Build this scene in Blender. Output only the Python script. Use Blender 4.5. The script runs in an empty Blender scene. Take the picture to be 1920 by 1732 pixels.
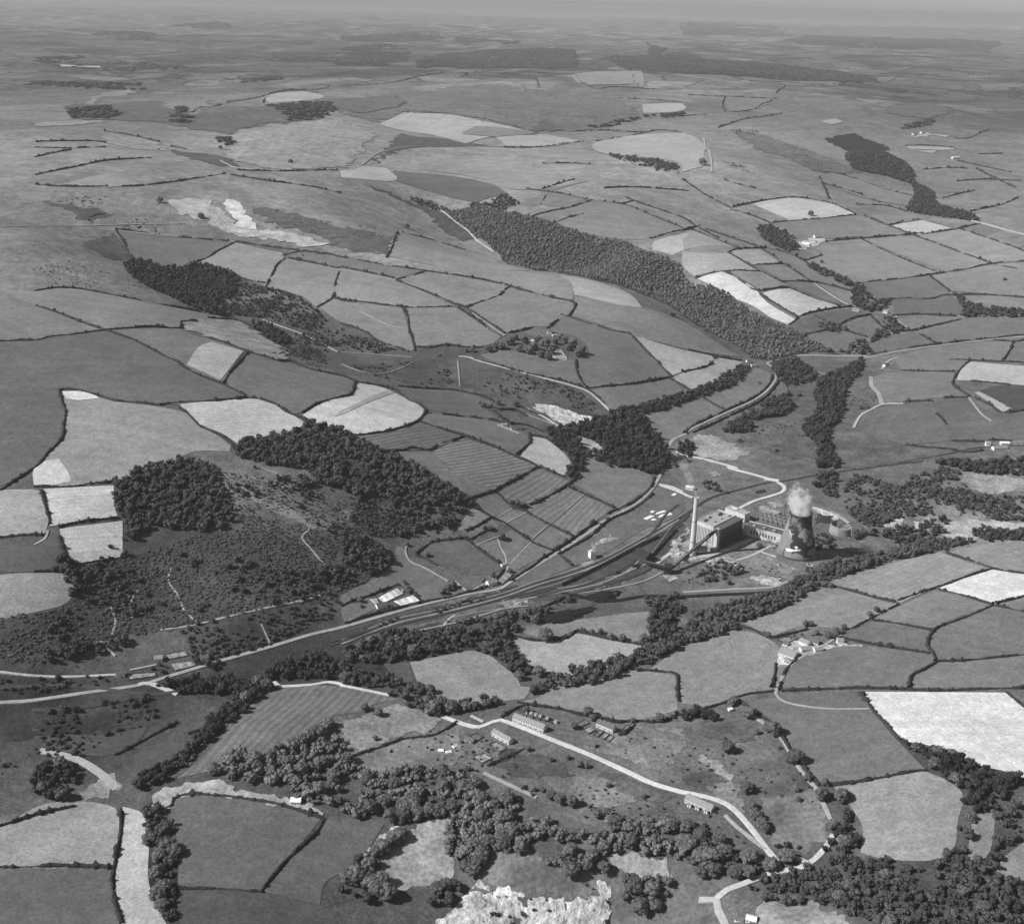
import bpy, bmesh, math, random
import numpy as np
from mathutils import Matrix, Vector
from mathutils.geometry import delaunay_2d_cdt

random.seed(7); RNG = np.random.default_rng(7)
scene = bpy.context.scene
COL = scene.collection
PI = math.pi

# ------------------------------------------------------------------ camera
F = 2300.0; CX, CY = 960.0, 866.0          # focal length and centre, in photo pixels (1920 wide)
CAMZ = 700.0
PITCH = math.atan((CY - 5) / F); ROLL = math.radians(1.5)
r0 = np.array([1, 0, 0.]); u0 = np.array([0, math.sin(PITCH), math.cos(PITCH)]); fw = np.array([0, math.cos(PITCH), -math.sin(PITCH)])
rv = r0 * math.cos(ROLL) + u0 * math.sin(ROLL); uv = -r0 * math.sin(ROLL) + u0 * math.cos(ROLL)
cd = bpy.data.cameras.new('camera'); cam = bpy.data.objects.new('camera', cd); COL.objects.link(cam)
cam.matrix_world = Matrix(((rv[0], uv[0], -fw[0], 0), (rv[1], uv[1], -fw[1], 0), (rv[2], uv[2], -fw[2], CAMZ), (0, 0, 0, 1)))
cd.sensor_width = 36; cd.lens = 36 * F / 1920; cd.clip_start = 5; cd.clip_end = 200000
scene.camera = cam

# ------------------------------------------------------------------ light
SUN_EL = math.radians(40); SUN_DIR = np.array([-0.975, -0.22])      # ground direction towards the sun
SUN_DIR = SUN_DIR / np.linalg.norm(SUN_DIR)
w = bpy.data.worlds.new('World'); scene.world = w; w.use_nodes = True
nt = w.node_tree; nt.nodes.clear()
sky = nt.nodes.new('ShaderNodeTexSky'); sky.sky_type = 'NISHITA'; sky.sun_disc = False
sky.sun_elevation = SUN_EL; sky.sun_rotation = math.atan2(SUN_DIR[0], SUN_DIR[1]); sky.dust_density = 0.45
bw = nt.nodes.new('ShaderNodeRGBToBW'); bg = nt.nodes.new('ShaderNodeBackground'); bg.inputs[1].default_value = 0.06
wo = nt.nodes.new('ShaderNodeOutputWorld')
nt.links.new(sky.outputs[0], bw.inputs[0]); nt.links.new(bw.outputs[0], bg.inputs[0]); nt.links.new(bg.outputs[0], wo.inputs[0])
sd = bpy.data.lights.new('sun', 'SUN'); sd.energy = 4.5; sd.angle = math.radians(0.5); sd.color = (1, 1, 1)
sun = bpy.data.objects.new('sun', sd); COL.objects.link(sun)
sv = Vector((SUN_DIR[0] * math.cos(SUN_EL), SUN_DIR[1] * math.cos(SUN_EL), math.sin(SUN_EL)))
sun.rotation_euler = sv.to_track_quat('Z', 'Y').to_euler(); sun.location = (0, 0, 2000)
scene.view_settings.view_transform = 'Standard'; scene.view_settings.look = 'None'
scene.view_settings.exposure = 0.4; scene.view_settings.gamma = 1
scene.render.engine = 'CYCLES'
scene.cycles.volume_bounces = 6; scene.cycles.max_bounces = 6; scene.cycles.diffuse_bounces = 2
SIGMA = 3.6e-5; HAZE_L = 0.20; KLIT = 1.28       # haze per metre, its far brightness, brightness of a white lit surface

# ------------------------------------------------------------------ pixels and tiles
TILES = {'A1': (0, 0), 'A2': (640, 0), 'A3': (1280, 0), 'B1': (0, 430), 'B2': (640, 430), 'B3': (1280, 430),
         'C1': (0, 860), 'C2': (640, 860), 'C3': (1280, 860), 'D1': (0, 1282), 'D2': (640, 1282), 'D3': (1280, 1282)}
def px(s):
    """survey string: tile name then x,y pairs read on that tile"""
    out = []; ox = oy = 0; k = 1.0
    for t in s.split():
        if t in TILES: ox, oy = TILES[t]; k = 1 / 3
        elif t == 'P': ox, oy = 1180, 860; k = 1 / 4.3636
        elif t == 'N': ox = oy = 0; k = 1.0
        else:
            a, b = t.split(','); out.append((ox + float(a) * k, oy + float(b) * k))
    return out
def ray(x, y):
    d = rv * ((x - CX) / F) - uv * ((y - CY) / F) + fw
    return d / np.linalg.norm(d)

# ------------------------------------------------------------------ relief: surveyed heights in metres above the power station
HTS = """0,1330,-5 200,1290,-3 400,1250,-2 640,1180,0 900,1110,0 1100,1040,0 1300,1040,0 1500,1045,0 1450,900,3 1700,860,12 1900,845,25
1250,870,5 1300,790,10 1450,690,18 1600,900,5 1800,950,10 1400,970,0 1400,1100,-2
1280,1180,-6 1050,1270,-10 750,1230,-8 1600,1050,-5 1900,960,2 500,1290,-12 300,1400,-14 100,1500,-16 1700,1020,-3
1700,1100,8 1900,1100,18 1500,1200,8 1750,1250,22 1900,1300,30 1400,1270,4 1150,1290,-2 990,1360,4 1400,1400,12 1700,1400,30
1900,1500,40 1550,1550,15 1350,1580,2 1700,1680,28 1900,1720,40 1100,1480,-5 900,1450,-6 850,1600,-22 600,1420,-4 500,1350,-2
450,1560,-12 450,1700,-14 250,1600,-18 50,1650,-15 700,1500,-14 800,1725,-30 1000,1640,-15 1000,1730,-42 1200,1640,-14 1200,1720,-40 1400,1720,-5 1450,1650,-5
400,1170,15 200,1200,10 300,1100,30 450,1050,45 600,1000,45 700,1030,20 760,1010,15 250,950,75 430,900,85 450,830,95
600,800,90 700,870,75 830,930,50 870,970,30 800,860,60 950,900,35 1000,950,15 900,1020,8 780,1060,5 150,950,85 100,1050,65
50,1150,40 80,850,105 300,800,112 150,720,130 500,770,105 680,770,92 800,780,70 950,810,45 1100,860,20 1200,900,8 350,660,140 600,720,100
240,480,150 350,530,120 500,600,92 650,660,72 850,720,52 1000,770,35 1150,830,15 1230,830,8
70,600,165 300,580,150 450,640,120 100,450,210 200,330,255 100,250,262 350,250,250 300,400,210
430,450,165 560,480,150 700,560,118 850,600,100 1030,640,82 950,530,115 750,500,145 1200,560,95 1150,660,65 1300,650,50 1380,670,25 1350,740,15 1150,740,40 1000,720,55 1100,780,22 1200,780,18
700,440,175 850,480,150 950,500,140 1100,520,115 1250,580,75 1330,620,40 600,380,205 450,330,235 700,350,190 760,380,150 850,430,110 920,475,85
1000,485,75 1120,508,62 1250,560,45 1350,600,30 1000,440,130 1100,460,115 1200,480,120 1450,640,22 1550,660,18 1480,605,55 1350,530,95 1250,470,125 1100,400,160 930,400,150
1300,420,140 1500,380,120 1500,470,90 1600,570,50 1700,650,35 1900,640,50 1700,500,75 1900,480,100 1700,400,110 1900,400,120 1750,350,110 1600,300,150 1800,280,130
1750,750,35 1900,750,45 1550,760,12 1560,830,8 1600,700,22 1420,800,10
1100,330,190 900,320,190 1000,270,210 800,250,225 700,300,200 550,260,230 600,310,200 500,220,220 400,290,212 1250,280,190 1200,200,215 1000,170,230 1400,165,220
1600,180,200 1400,230,195 800,155,225 1100,240,180 1800,200,160 650,200,235 450,180,240 200,215,235 650,230,205 1000,138,235 1300,142,228 1500,158,210
900,110,90 1300,122,150 1500,140,150 1000,100,130 200,150,120 500,120,100 300,90,80 700,60,50 1200,80,80 1500,84,130 1700,88,120 1350,62,110 200,40,60 1900,120,120 1800,70,60 1000,50,30"""
ctl = []
for t in HTS.split():
    a, b, z = map(float, t.split(','))
    d = ray(a, b); k = (CAMZ - z) / -d[2]; P = d * k
    ctl.append((math.atan2(P[0], P[1]), math.log(math.hypot(P[0], P[1])), z))
for az in (-0.75, -0.62, 0.62, 0.75):            # beyond the frame: gentle continuation
    for rr, z in ((500, -10), (900, -5), (1500, 20), (2500, 90), (4500, 170), (8000, 160), (14000, 80)):
        ctl.append((az, math.log(rr), z + (20 if az > 0 else 5)))
for az in np.linspace(-0.7, 0.7, 9):
    for rr in (30000, 60000, 110000): ctl.append((az, math.log(rr), 10.0))
    ctl.append((az, math.log(380), -12.0))
ctl = np.array(ctl)
def phi(d2): return np.sqrt(d2 + 0.035 ** 2)
K = phi((ctl[:, None, 0] - ctl[None, :, 0]) ** 2 + (ctl[:, None, 1] - ctl[None, :, 1]) ** 2)
n = len(ctl); A = np.zeros((n + 1, n + 1)); A[:n, :n] = K - np.eye(n) * 0.004; A[:n, n] = 1; A[n, :n] = 1
W = np.linalg.solve(A, np.append(ctl[:, 2], 0))
NA, NR = 641, 640
AZ = np.linspace(-math.radians(40), math.radians(40), NA); LR = np.linspace(math.log(380), math.log(110000), NR)
HG = np.zeros((NA, NR))
for i in range(NA):
    HG[i] = phi((AZ[i] - ctl[None, :, 0]) ** 2 + (LR[:, None] - ctl[None, :, 1]) ** 2) @ W[:n] + W[n]
# small hummocks
def vnoise(x, y, seed):
    xi = np.floor(x).astype(np.int64); yi = np.floor(y).astype(np.int64); fx = x - xi; fy = y - yi
    fx = fx * fx * (3 - 2 * fx); fy = fy * fy * (3 - 2 * fy)
    def h(a, b):
        v = (a * 374761393 + b * 668265263 + seed * 1442695041) & 0xffffffff
        v = ((v ^ (v >> 13)) * 1274126177) & 0xffffffff
        return ((v ^ (v >> 16)) & 0xffff) / 65535.0
    return (h(xi, yi) * (1 - fx) + h(xi + 1, yi) * fx) * (1 - fy) + (h(xi, yi + 1) * (1 - fx) + h(xi + 1, yi + 1) * fx) * fy
RR = np.exp(LR)
GX = np.sin(AZ)[:, None] * RR[None]; GY = np.cos(AZ)[:, None] * RR[None]
amp = np.clip((RR - 1500) / 3000, 0.0, 1)[None]
HG += (vnoise(GX / 90, GY / 90, 1) - .5) * 1.6 * (RR < 4000)[None] + (vnoise(GX / 400, GY / 400, 2) - .5) * 34 * amp + (vnoise(GX / 850, GY / 850, 12) - .5) * 62 * np.clip((RR - 2800) / 1500, 0, 1)[None]
HG += (vnoise(GX / 1500, GY / 1500, 3) - .5) * 60 * np.clip((RR - 7000) / 5000, 0, 1)[None]
HG += (vnoise(GX / 5000, GY / 3500, 13) - .45) * 260 * np.clip((RR - 17000) / 9000, 0, 1)[None]
HG = np.minimum(HG, 430)
dA, dL = AZ[1] - AZ[0], LR[1] - LR[0]
def H(x, y):
    x = np.asarray(x, float); y = np.asarray(y, float)
    a = (np.arctan2(x, y) - AZ[0]) / dA; l = (np.log(np.hypot(x, y)) - LR[0]) / dL
    a = np.clip(a, 0, NA - 1.001); l = np.clip(l, 0, NR - 1.001)
    i = a.astype(int); j = l.astype(int); fa = a - i; fl = l - j
    return (HG[i, j] * (1 - fa) + HG[i + 1, j] * fa) * (1 - fl) + (HG[i, j + 1] * (1 - fa) + HG[i + 1, j + 1] * fa) * fl
def ground(x, y):
    """the place on the ground that a surveyed photo point stands for"""
    d = ray(x, y); h = math.hypot(d[0], d[1]); az = math.atan2(d[0], d[1]); s = d[2] / h
    a = min(max((az - AZ[0]) / dA, 0), NA - 1.001); i = int(a); f = a - i
    col = HG[i] * (1 - f) + HG[i + 1] * f
    diff = (CAMZ + RR * s) - col
    k = np.where(diff < 0)[0]
    if len(k) == 0: r = 50000.0
    else:
        j = max(k[0], 1); t = diff[j - 1] / (diff[j - 1] - diff[j]); r = math.exp(LR[j - 1] + (LR[j] - LR[j - 1]) * t)
    X, Y = math.sin(az) * r, math.cos(az) * r
    return np.array([X, Y, float(H(X, Y))])
def G(s): return [ground(a, b) for a, b in px(s)]
def albedo(tone, r):
    tone = float(np.interp(tone, [0, 50, 80, 112, 145, 170, 200, 255], [0, 54, 97, 140, 169, 193, 218, 250])); L = ((tone / 255 + .055) / 1.055) ** 2.4; T = math.exp(-SIGMA * math.hypot(r, 600))
    return min(max((L - HAZE_L * (1 - T)) / T / KLIT, 0.02), 0.8)

# ------------------------------------------------------------------ materials
def nodes(name):
    m = bpy.data.materials.new(name); m.use_nodes = True; t = m.node_tree; t.nodes.clear()
    o = t.nodes.new('ShaderNodeOutputMaterial'); b = t.nodes.new('ShaderNodeBsdfPrincipled'); b.inputs['Roughness'].default_value = 0.95
    b.inputs['Specular IOR Level'].default_value = 0.05
    t.links.new(b.outputs[0], o.inputs[0]); return m, t, b
def N(t, kind, **kw):
    n = t.nodes.new('ShaderNode' + kind)
    for k, v in kw.items(): setattr(n, k, v)
    return n
def math_(t, op, a, b=None, c=None):
    n = N(t, 'Math', operation=op)
    for i, v in enumerate((a, b, c)):
        if v is None: continue
        if isinstance(v, (int, float)): n.inputs[i].default_value = v
        else: t.links.new(v, n.inputs[i])
    return n.outputs[0]
def noise(t, vec, scale, detail=3, rough=.55):
    n = N(t, 'TexNoise'); n.inputs['Scale'].default_value = scale; n.inputs['Detail'].default_value = detail; n.inputs['Roughness'].default_value = rough
    t.links.new(vec, n.inputs['Vector']); return n.outputs[0]
def vary(t, vec, base, specs):
    """multiply base by (1 + a*(noise-.5)) for each (scale, amount)"""
    v = base
    for sc, am, de in specs:
        k = math_(t, 'MULTIPLY_ADD', noise(t, vec, sc, de), am * 4, 1 - am * 2); k = math_(t, 'MAXIMUM', k, .25)
        v = math_(t, 'MULTIPLY', v, k)
    return v
def mat_field(name, specs, bump=0.0, bscale=.5):
    m, t, b = nodes(name); g = N(t, 'NewGeometry'); oi = N(t, 'ObjectInfo'); sp = N(t, 'SeparateColor'); t.links.new(oi.outputs['Color'], sp.inputs[0])
    P = g.outputs['Position']; sx = N(t, 'SeparateXYZ'); t.links.new(P, sx.inputs[0])
    v = vary(t, P, sp.outputs[0], specs)
    ang = math_(t, 'MULTIPLY', sp.outputs[1], PI)
    u = math_(t, 'ADD', math_(t, 'MULTIPLY', sx.outputs[0], math_(t, 'COSINE', ang)), math_(t, 'MULTIPLY', sx.outputs[1], math_(t, 'SINE', ang)))
    u = math_(t, 'ADD', u, math_(t, 'MULTIPLY', noise(t, P, .01, 2), 14))
    s = math_(t, 'SINE', math_(t, 'MULTIPLY', u, 2 * PI / 9.0))
    v = math_(t, 'MULTIPLY', v, math_(t, 'MULTIPLY_ADD', s, sp.outputs[2], 1.0))
    # tramlines and mowing streaks, faint, wider, on every field
    n2 = N(t, 'TexNoise', noise_dimensions='1D'); n2.inputs['Scale'].default_value = .05; n2.inputs['Detail'].default_value = 5; t.links.new(u, n2.inputs['W'])
    v = math_(t, 'MULTIPLY', v, math_(t, 'MULTIPLY_ADD', n2.outputs[0], .28, .86))
    t.links.new(v, b.inputs['Base Color'])
    if bump:
        bp = N(t, 'Bump'); bp.inputs['Strength'].default_value = 1; bp.inputs['Distance'].default_value = bump
        t.links.new(noise(t, P, bscale, 4), bp.inputs['Height']); t.links.new(bp.outputs[0], b.inputs['Normal'])
    return m
def mat_plain(name, tone, am=.15, scale=.5, rough=.9, am2=0.1, scale2=4):
    m, t, b = nodes(name); tc = N(t, 'TexCoord'); v = N(t, 'Value'); v.outputs[0].default_value = tone
    c = vary(t, tc.outputs['Object'], v.outputs[0], [(scale, am, 4), (scale2, am2, 3)])
    t.links.new(c, b.inputs['Base Color']); b.inputs['Roughness'].default_value = rough; return m
def mat_attr(name, specs, bump=0, bscale=1.0, rnd=0.0):
    """tone stored per point (its real colour), broken up by noise"""
    m, t, b = nodes(name); at = N(t, 'Attribute'); at.attribute_name = 'tone'; g = N(t, 'NewGeometry')
    c = vary(t, g.outputs['Position'], at.outputs['Fac'], specs)
    if rnd:
        oi = N(t, 'ObjectInfo'); c = math_(t, 'MULTIPLY', c, math_(t, 'MULTIPLY_ADD', oi.outputs['Random'], rnd, 1 - rnd / 2))
    t.links.new(c, b.inputs['Base Color'])
    if bump:
        bp = N(t, 'Bump'); bp.inputs['Distance'].default_value = bump; t.links.new(noise(t, g.outputs['Position'], bscale, 4), bp.inputs['Height']); t.links.new(bp.outputs[0], b.inputs['Normal'])
    return m
M = {}
M['field'] = mat_field('grass_field', [(.004, .15, 3), (.02, .14, 4), (.09, .18, 5), (.33, .3, 4)], .4, .3)
M['rough'] = mat_field('rough_pasture', [(.01, .22, 4), (.04, .34, 5), (.22, .42, 5)], 1.2, .2)
M['rock'] = mat_field('bare_rock', [(.03, .35, 5), (.12, .5, 6), (.4, .3, 5)], 3.0, .2)
M['ground'] = mat_attr('open_ground', [(.0025, .18, 4), (.012, .28, 5), (.05, .36, 6), (.3, .42, 5)], 1.5, .15)
t = M['ground'].node_tree; b = [n for n in t.nodes if n.type == 'BSDF_PRINCIPLED'][0]; src = b.inputs['Base Color'].links[0].from_socket
g = N(t, 'NewGeometry'); at = N(t, 'Attribute'); at.attribute_name = 'lowland'
ds = N(t, 'VectorMath', operation='ADD'); nz = N(t, 'TexNoise'); nz.inputs['Scale'].default_value = .003; t.links.new(g.outputs['Position'], nz.inputs['Vector'])
sc_ = N(t, 'VectorMath', operation='SCALE'); sc_.inputs['Scale'].default_value = 260; t.links.new(nz.outputs['Color'], sc_.inputs[0]); t.links.new(g.outputs['Position'], ds.inputs[0]); t.links.new(sc_.outputs[0], ds.inputs[1])
vo = N(t, 'TexVoronoi'); vo.inputs['Scale'].default_value = .0035; t.links.new(ds.outputs[0], vo.inputs['Vector']); se = N(t, 'SeparateColor'); t.links.new(vo.outputs['Color'], se.inputs[0])
f1 = math_(t, 'MULTIPLY_ADD', math_(t, 'POWER', se.outputs[0], 2.5), .8, .72)
wd = math_(t, 'GREATER_THAN', noise(t, g.outputs['Position'], .0011, 6, .65), .53); f1 = math_(t, 'MULTIPLY', f1, math_(t, 'MULTIPLY_ADD', wd, -.5, 1.0))
ve = N(t, 'TexVoronoi', feature='DISTANCE_TO_EDGE'); ve.inputs['Scale'].default_value = .0035; t.links.new(ds.outputs[0], ve.inputs['Vector'])
f1 = math_(t, 'MULTIPLY', f1, math_(t, 'MULTIPLY_ADD', math_(t, 'LESS_THAN', ve.outputs['Distance'], .035), -.5, 1.0))
f2 = math_(t, 'ADD', math_(t, 'MULTIPLY', math_(t, 'SUBTRACT', f1, 1.0), at.outputs['Fac']), 1.0); t.links.new(math_(t, 'MULTIPLY', src, f2), b.inputs['Base Color'])
M['road'] = mat_field('road_surface', [(.03, .15, 3), (.3, .2, 4)])
M['leaf'] = mat_attr('foliage', [(.06, .15, 2), (.25, .22, 4), (1.3, .4, 3)], 0, 1, .5)
M['hedge'] = mat_attr('hedge_foliage', [(.15, .2, 4), (.9, .4, 4)], 0, 1, .3)
M['bark'] = mat_plain('bark', .07)
M['wall'] = mat_plain('pale_wall', .6, .15, .4); M['stone'] = mat_plain('stone_wall', .3, .25, .6)
M['white'] = mat_plain('whitewash', .75, .08, .4); M['slate'] = mat_plain('slate_roof', .13, .2, .8)
M['tile'] = mat_plain('pale_roof', .26, .2, .8); M['glass'] = mat_plain('window_glass', .03, .1, 1, .3)
M['concrete'] = mat_plain('concrete', .55, .18, .15, .9, .1, 1.5); M['concrete2'] = mat_plain('weathered_and_shade_concrete', .26, .3, .12)
M['brick'] = mat_plain('dark_brick_and_shade', .06, .25, .3); M['flat'] = mat_plain('flat_roof', .33, .25, .15); M['darkroof'] = mat_plain('dark_flat_roof', .11, .25, .2)
M['iron'] = mat_plain('dark_iron', .035, .3, 1, .6); M['coal'] = mat_plain('coal', .02, .4, 2); M['steel'] = mat_plain('steel', .12, .2, 1, .5)
M['cloth'] = mat_plain('white_canvas', .8, .05)

# ------------------------------------------------------------------ objects
def tag(o, label=None, cat=None, group=None, kind=None):
    if label: o['label'] = label
    if cat: o['category'] = cat
    if group: o['group'] = group
    if kind: o['kind'] = kind
    return o
def mk(name, V, Fc, mat, parent=None, tone=None, smooth=False):
    me = bpy.data.meshes.new(name)
    if isinstance(Fc, np.ndarray):
        V = np.asarray(V, np.float32); k = Fc.shape[1]
        me.vertices.add(len(V)); me.vertices.foreach_set('co', V.ravel()); me.loops.add(Fc.size); me.polygons.add(len(Fc))
        me.loops.foreach_set('vertex_index', Fc.astype(np.int32).ravel()); me.polygons.foreach_set('loop_start', (np.arange(len(Fc)) * k).astype(np.int32))
        me.update(calc_edges=True)
    else:
        me.from_pydata([tuple(map(float, v)) for v in V], [], Fc); me.update()
    if tone is not None:
        a = me.attributes.new('tone', 'FLOAT', 'POINT'); a.data.foreach_set('value', np.asarray(tone, np.float32))
    if smooth: me.polygons.foreach_set('use_smooth', np.ones(len(me.polygons), bool))
    me.materials.append(mat)
    o = bpy.data.objects.new(name, me); COL.objects.link(o)
    if parent: o.parent = parent
    return o
def empty(name, loc, rz=0):
    o = bpy.data.objects.new(name, None); COL.objects.link(o); o.location = tuple(map(float, loc)); o.rotation_euler = (0, 0, rz); return o
class MB:
    def __init__(s): s.v = []; s.f = []
    def add(s, V, Fc):
        k = len(s.v); s.v += [tuple(v) for v in V]; s.f += [tuple(i + k for i in f) for f in Fc]
    def box(s, x0, x1, y0, y1, z0, z1):
        s.add([(x0, y0, z0), (x1, y0, z0), (x1, y1, z0), (x0, y1, z0), (x0, y0, z1), (x1, y0, z1), (x1, y1, z1), (x0, y1, z1)],
              [(0, 3, 2, 1), (4, 5, 6, 7), (0, 1, 5, 4), (1, 2, 6, 5), (2, 3, 7, 6), (3, 0, 4, 7)])
    def bar(s, a, b, w, h=None):
        a = Vector(a); b = Vector(b); h = h or w; d = (b - a).normalized(); up = Vector((0, 0, 1)) if abs(d.z) < .95 else Vector((1, 0, 0))
        r = d.cross(up).normalized() * w / 2; u = r.cross(d).normalized() * h / 2
        s.add([a - r - u, a + r - u, a + r + u, a - r + u, b - r - u, b + r - u, b + r + u, b - r + u],
              [(0, 3, 2, 1), (4, 5, 6, 7), (0, 1, 5, 4), (1, 2, 6, 5), (2, 3, 7, 6), (3, 0, 4, 7)])
    def lathe(s, prof, seg=24, cx=0, cy=0, cap=True):
        k = len(s.v)
        for r, z in prof:
            for i in range(seg): a = 2 * PI * i / seg; s.v.append((cx + r * math.cos(a), cy + r * math.sin(a), z))
        for j in range(len(prof) - 1):
            for i in range(seg): i2 = (i + 1) % seg; s.f.append((k + j * seg + i, k + j * seg + i2, k + (j + 1) * seg + i2, k + (j + 1) * seg + i))
        if cap:
            s.f.append(tuple(k + i for i in range(seg))[::-1]); s.f.append(tuple(k + (len(prof) - 1) * seg + i for i in range(seg)))
    def build(s, name, mat, parent=None, **kw): return mk(name, s.v, s.f, mat, parent, **kw)
# ------------------------------------------------------------------ the open ground, one sheet to the horizon
TONES = """N 100,300,112 400,290,115 250,240,100 150,420,100 300,350,108 500,260,125 650,250,110 700,300,115 900,190,112 1100,200,110 1000,240,105 1300,170,112
1500,200,112 1700,220,100 1850,200,98 1850,300,105 1400,280,112 1300,330,125 1200,310,128 1000,330,125 900,290,118 1500,300,105 1600,330,108 1650,400,108
500,370,118 600,400,112 700,420,110 800,470,120 250,150,98 100,160,100 500,130,98 700,110,92 900,100,105 1200,100,108 1500,110,105 1700,120,102 1850,100,108
300,80,102 700,60,108 1100,60,118 1500,60,112 300,30,112 1800,50,120 950,20,128 80,500,105 200,500,105 450,500,80 560,620,78 700,650,80 800,690,75 950,700,82 1000,740,82
700,740,90 1500,780,88 1600,780,85 1700,820,88 1350,850,100 1450,850,92 1200,950,92 1250,1000,100 1350,1050,98 1450,1060,100 1550,1000,90 1650,900,85 1800,900,95
1850,1000,120 1700,1000,95 300,1000,70 200,1150,70 500,1050,74 550,950,95 480,900,100 650,1000,80 700,900,62 300,1220,85 150,1230,80 100,1290,50 300,1300,60 500,1220,60 700,1130,82
900,1120,95 1000,1080,90 1100,1120,80 1200,1130,85 650,1240,60 850,1200,60 1000,1200,85 1150,1300,95 900,1330,85 150,1400,60 300,1370,72 100,1450,75 450,1400,75
700,1400,98 850,1400,92 1000,1450,90 1150,1450,95 1250,1400,95 1400,1400,92 1500,1350,95 1350,1480,85 1450,1550,88 1250,1560,82 1000,1560,80 800,1500,72 600,1480,75
700,1600,85 900,1620,95 1100,1630,95 1300,1620,90 1500,1640,70 1700,1650,65 1850,1600,75 1600,1500,80 1800,1450,75 400,1600,85 550,1600,78 300,1640,45 100,1600,110 600,1700,70 1500,1700,85"""
tp = []
for t in TONES.replace('N ', '').split():
    a, b, z = map(float, t.split(',')); z *= .93 if b <= 130 else .96 if b < 230 else 1; p = ground(a, b); r = math.hypot(p[0], p[1])
    tp.append((math.atan2(p[0], p[1]), math.log(r), albedo(z, r)))
tp = np.array(tp)
tone = np.zeros((NA, NR)); ws = np.zeros((NA, NR))
for a, l, v in tp:
    k = 1 / (((AZ[:, None] - a) ** 2 + (LR[None] - l) ** 2) + 4e-4) ** 1.6
    tone += k * v; ws += k
tone /= ws
V = np.stack([GX, GY, HG], -1).reshape(-1, 3)
i, j = np.meshgrid(np.arange(NA - 1), np.arange(NR - 1), indexing='ij'); q = (i * NR + j).ravel()
g = mk('ground', V, np.stack([q, q + 1, q + NR + 1, q + NR], 1), M['ground'], tone=tone.ravel(), smooth=True)
a_ = g.data.attributes.new('lowland', 'FLOAT', 'POINT'); far_ = np.clip((RR[None] - 5500) / 3500, 0, 1) * np.ones((NA, 1)); a_.data.foreach_set('value', far_.ravel().astype(np.float32))
tag(g, kind='structure')
if g.data.polygons[1000].normal.z < 0: g.data.flip_normals()

# ------------------------------------------------------------------ fields, draped on the ground
def inside(P, poly):
    x, y = P[:, 0], P[:, 1]; c = np.zeros(len(P), bool); n = len(poly)
    for k in range(n):
        x1, y1 = poly[k]; x2, y2 = poly[k - 1]
        if y1 == y2: continue
        c ^= ((y1 > y) != (y2 > y)) & (x < (x2 - x1) * (y - y1) / (y2 - y1) + x1)
    return c
LAYER = [0]; OUT = []
def outline(P, s):
    """closed outline: gentle bends are rounded, real corners stay"""
    n = len(P); T = []
    for k in range(n):
        a, b, c = P[k - 1], P[k], P[(k + 1) % n]; u, v = b - a, c - b; lu, lv = np.linalg.norm(u) + 1e-6, np.linalg.norm(v) + 1e-6
        ang = math.acos(max(-1, min(1, float(u @ v) / lu / lv)))
        T.append((u / lu + v / lv) / 2 if ang < .95 else None)
    B = []
    for k in range(n):
        b, c = P[k], P[(k + 1) % n]; L = np.linalg.norm(c - b); d = (c - b) / max(L, 1e-6); m = max(1, int(L / s))
        t0 = (T[k] if T[k] is not None else d) * L; t1 = (T[(k + 1) % n] if T[(k + 1) % n] is not None else d) * L
        if L > s * 2: m = max(m, 4)
        for q in range(m):
            t = q / m; B.append((2 * t ** 3 - 3 * t ** 2 + 1) * b + (t ** 3 - 2 * t ** 2 + t) * t0 + (-2 * t ** 3 + 3 * t ** 2) * c + (t ** 3 - t ** 2) * t1)
    return np.array(B)
def drape(name, pts, mat, lift, rag=0.0, crag=0.0):
    P = np.array([(p[0], p[1]) for p in pts]); r = np.hypot(P[:, 0], P[:, 1]).mean(); s = min(max(r * .009, 7), 120)
    B = outline(P, s if not rag else min(s, rag * .45))
    if rag: B = B + np.column_stack([vnoise(B[:, 0] / rag, B[:, 1] / rag, 31) - .5, vnoise(B[:, 0] / rag, B[:, 1] / rag, 32) - .5]) * rag * 1.8 + (RNG.random(B.shape) - .5) * rag * .25
    if crag: s = 2.0
    lo, hi = B.min(0), B.max(0); gx, gy = np.meshgrid(np.arange(lo[0], hi[0], s), np.arange(lo[1], hi[1], s)); I = np.stack([gx.ravel(), gy.ravel()], 1)
    if len(I): I = I[inside(I, B)]
    if len(I):
        d = np.min(((I[:, None] - B[None]) ** 2).sum(-1), 1) if len(I) * len(B) < 4e7 else np.full(len(I), 1e9)
        I = I[d > (s * .35) ** 2]
    A2 = np.vstack([B, I]) if len(I) else B
    c = A2.mean(0)
    res = delaunay_2d_cdt([Vector(v) for v in (A2 - c)], [], [list(range(len(B)))], 1, 1e-4)
    Q = np.array([(v.x, v.y) for v in res[0]]) + c
    z = H(Q[:, 0], Q[:, 1]) + lift
    if crag: z = z + (np.abs(vnoise(Q[:, 0] / 22, Q[:, 1] / 22, 41) - .5) * 2 + .35 * vnoise(Q[:, 0] / 7, Q[:, 1] / 7, 42) + .25 * vnoise(Q[:, 0] / 2.6, Q[:, 1] / 2.6, 43)) * crag - crag * .5
    fs = [tuple(f) for f in res[2]]
    o = mk(name, np.column_stack([Q, z]), fs, mat, smooth=True)
    if len(o.data.polygons) and sum(p.normal.z for p in o.data.polygons) < 0: o.data.flip_normals()
    tag(o, kind='structure'); return o, r
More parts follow.
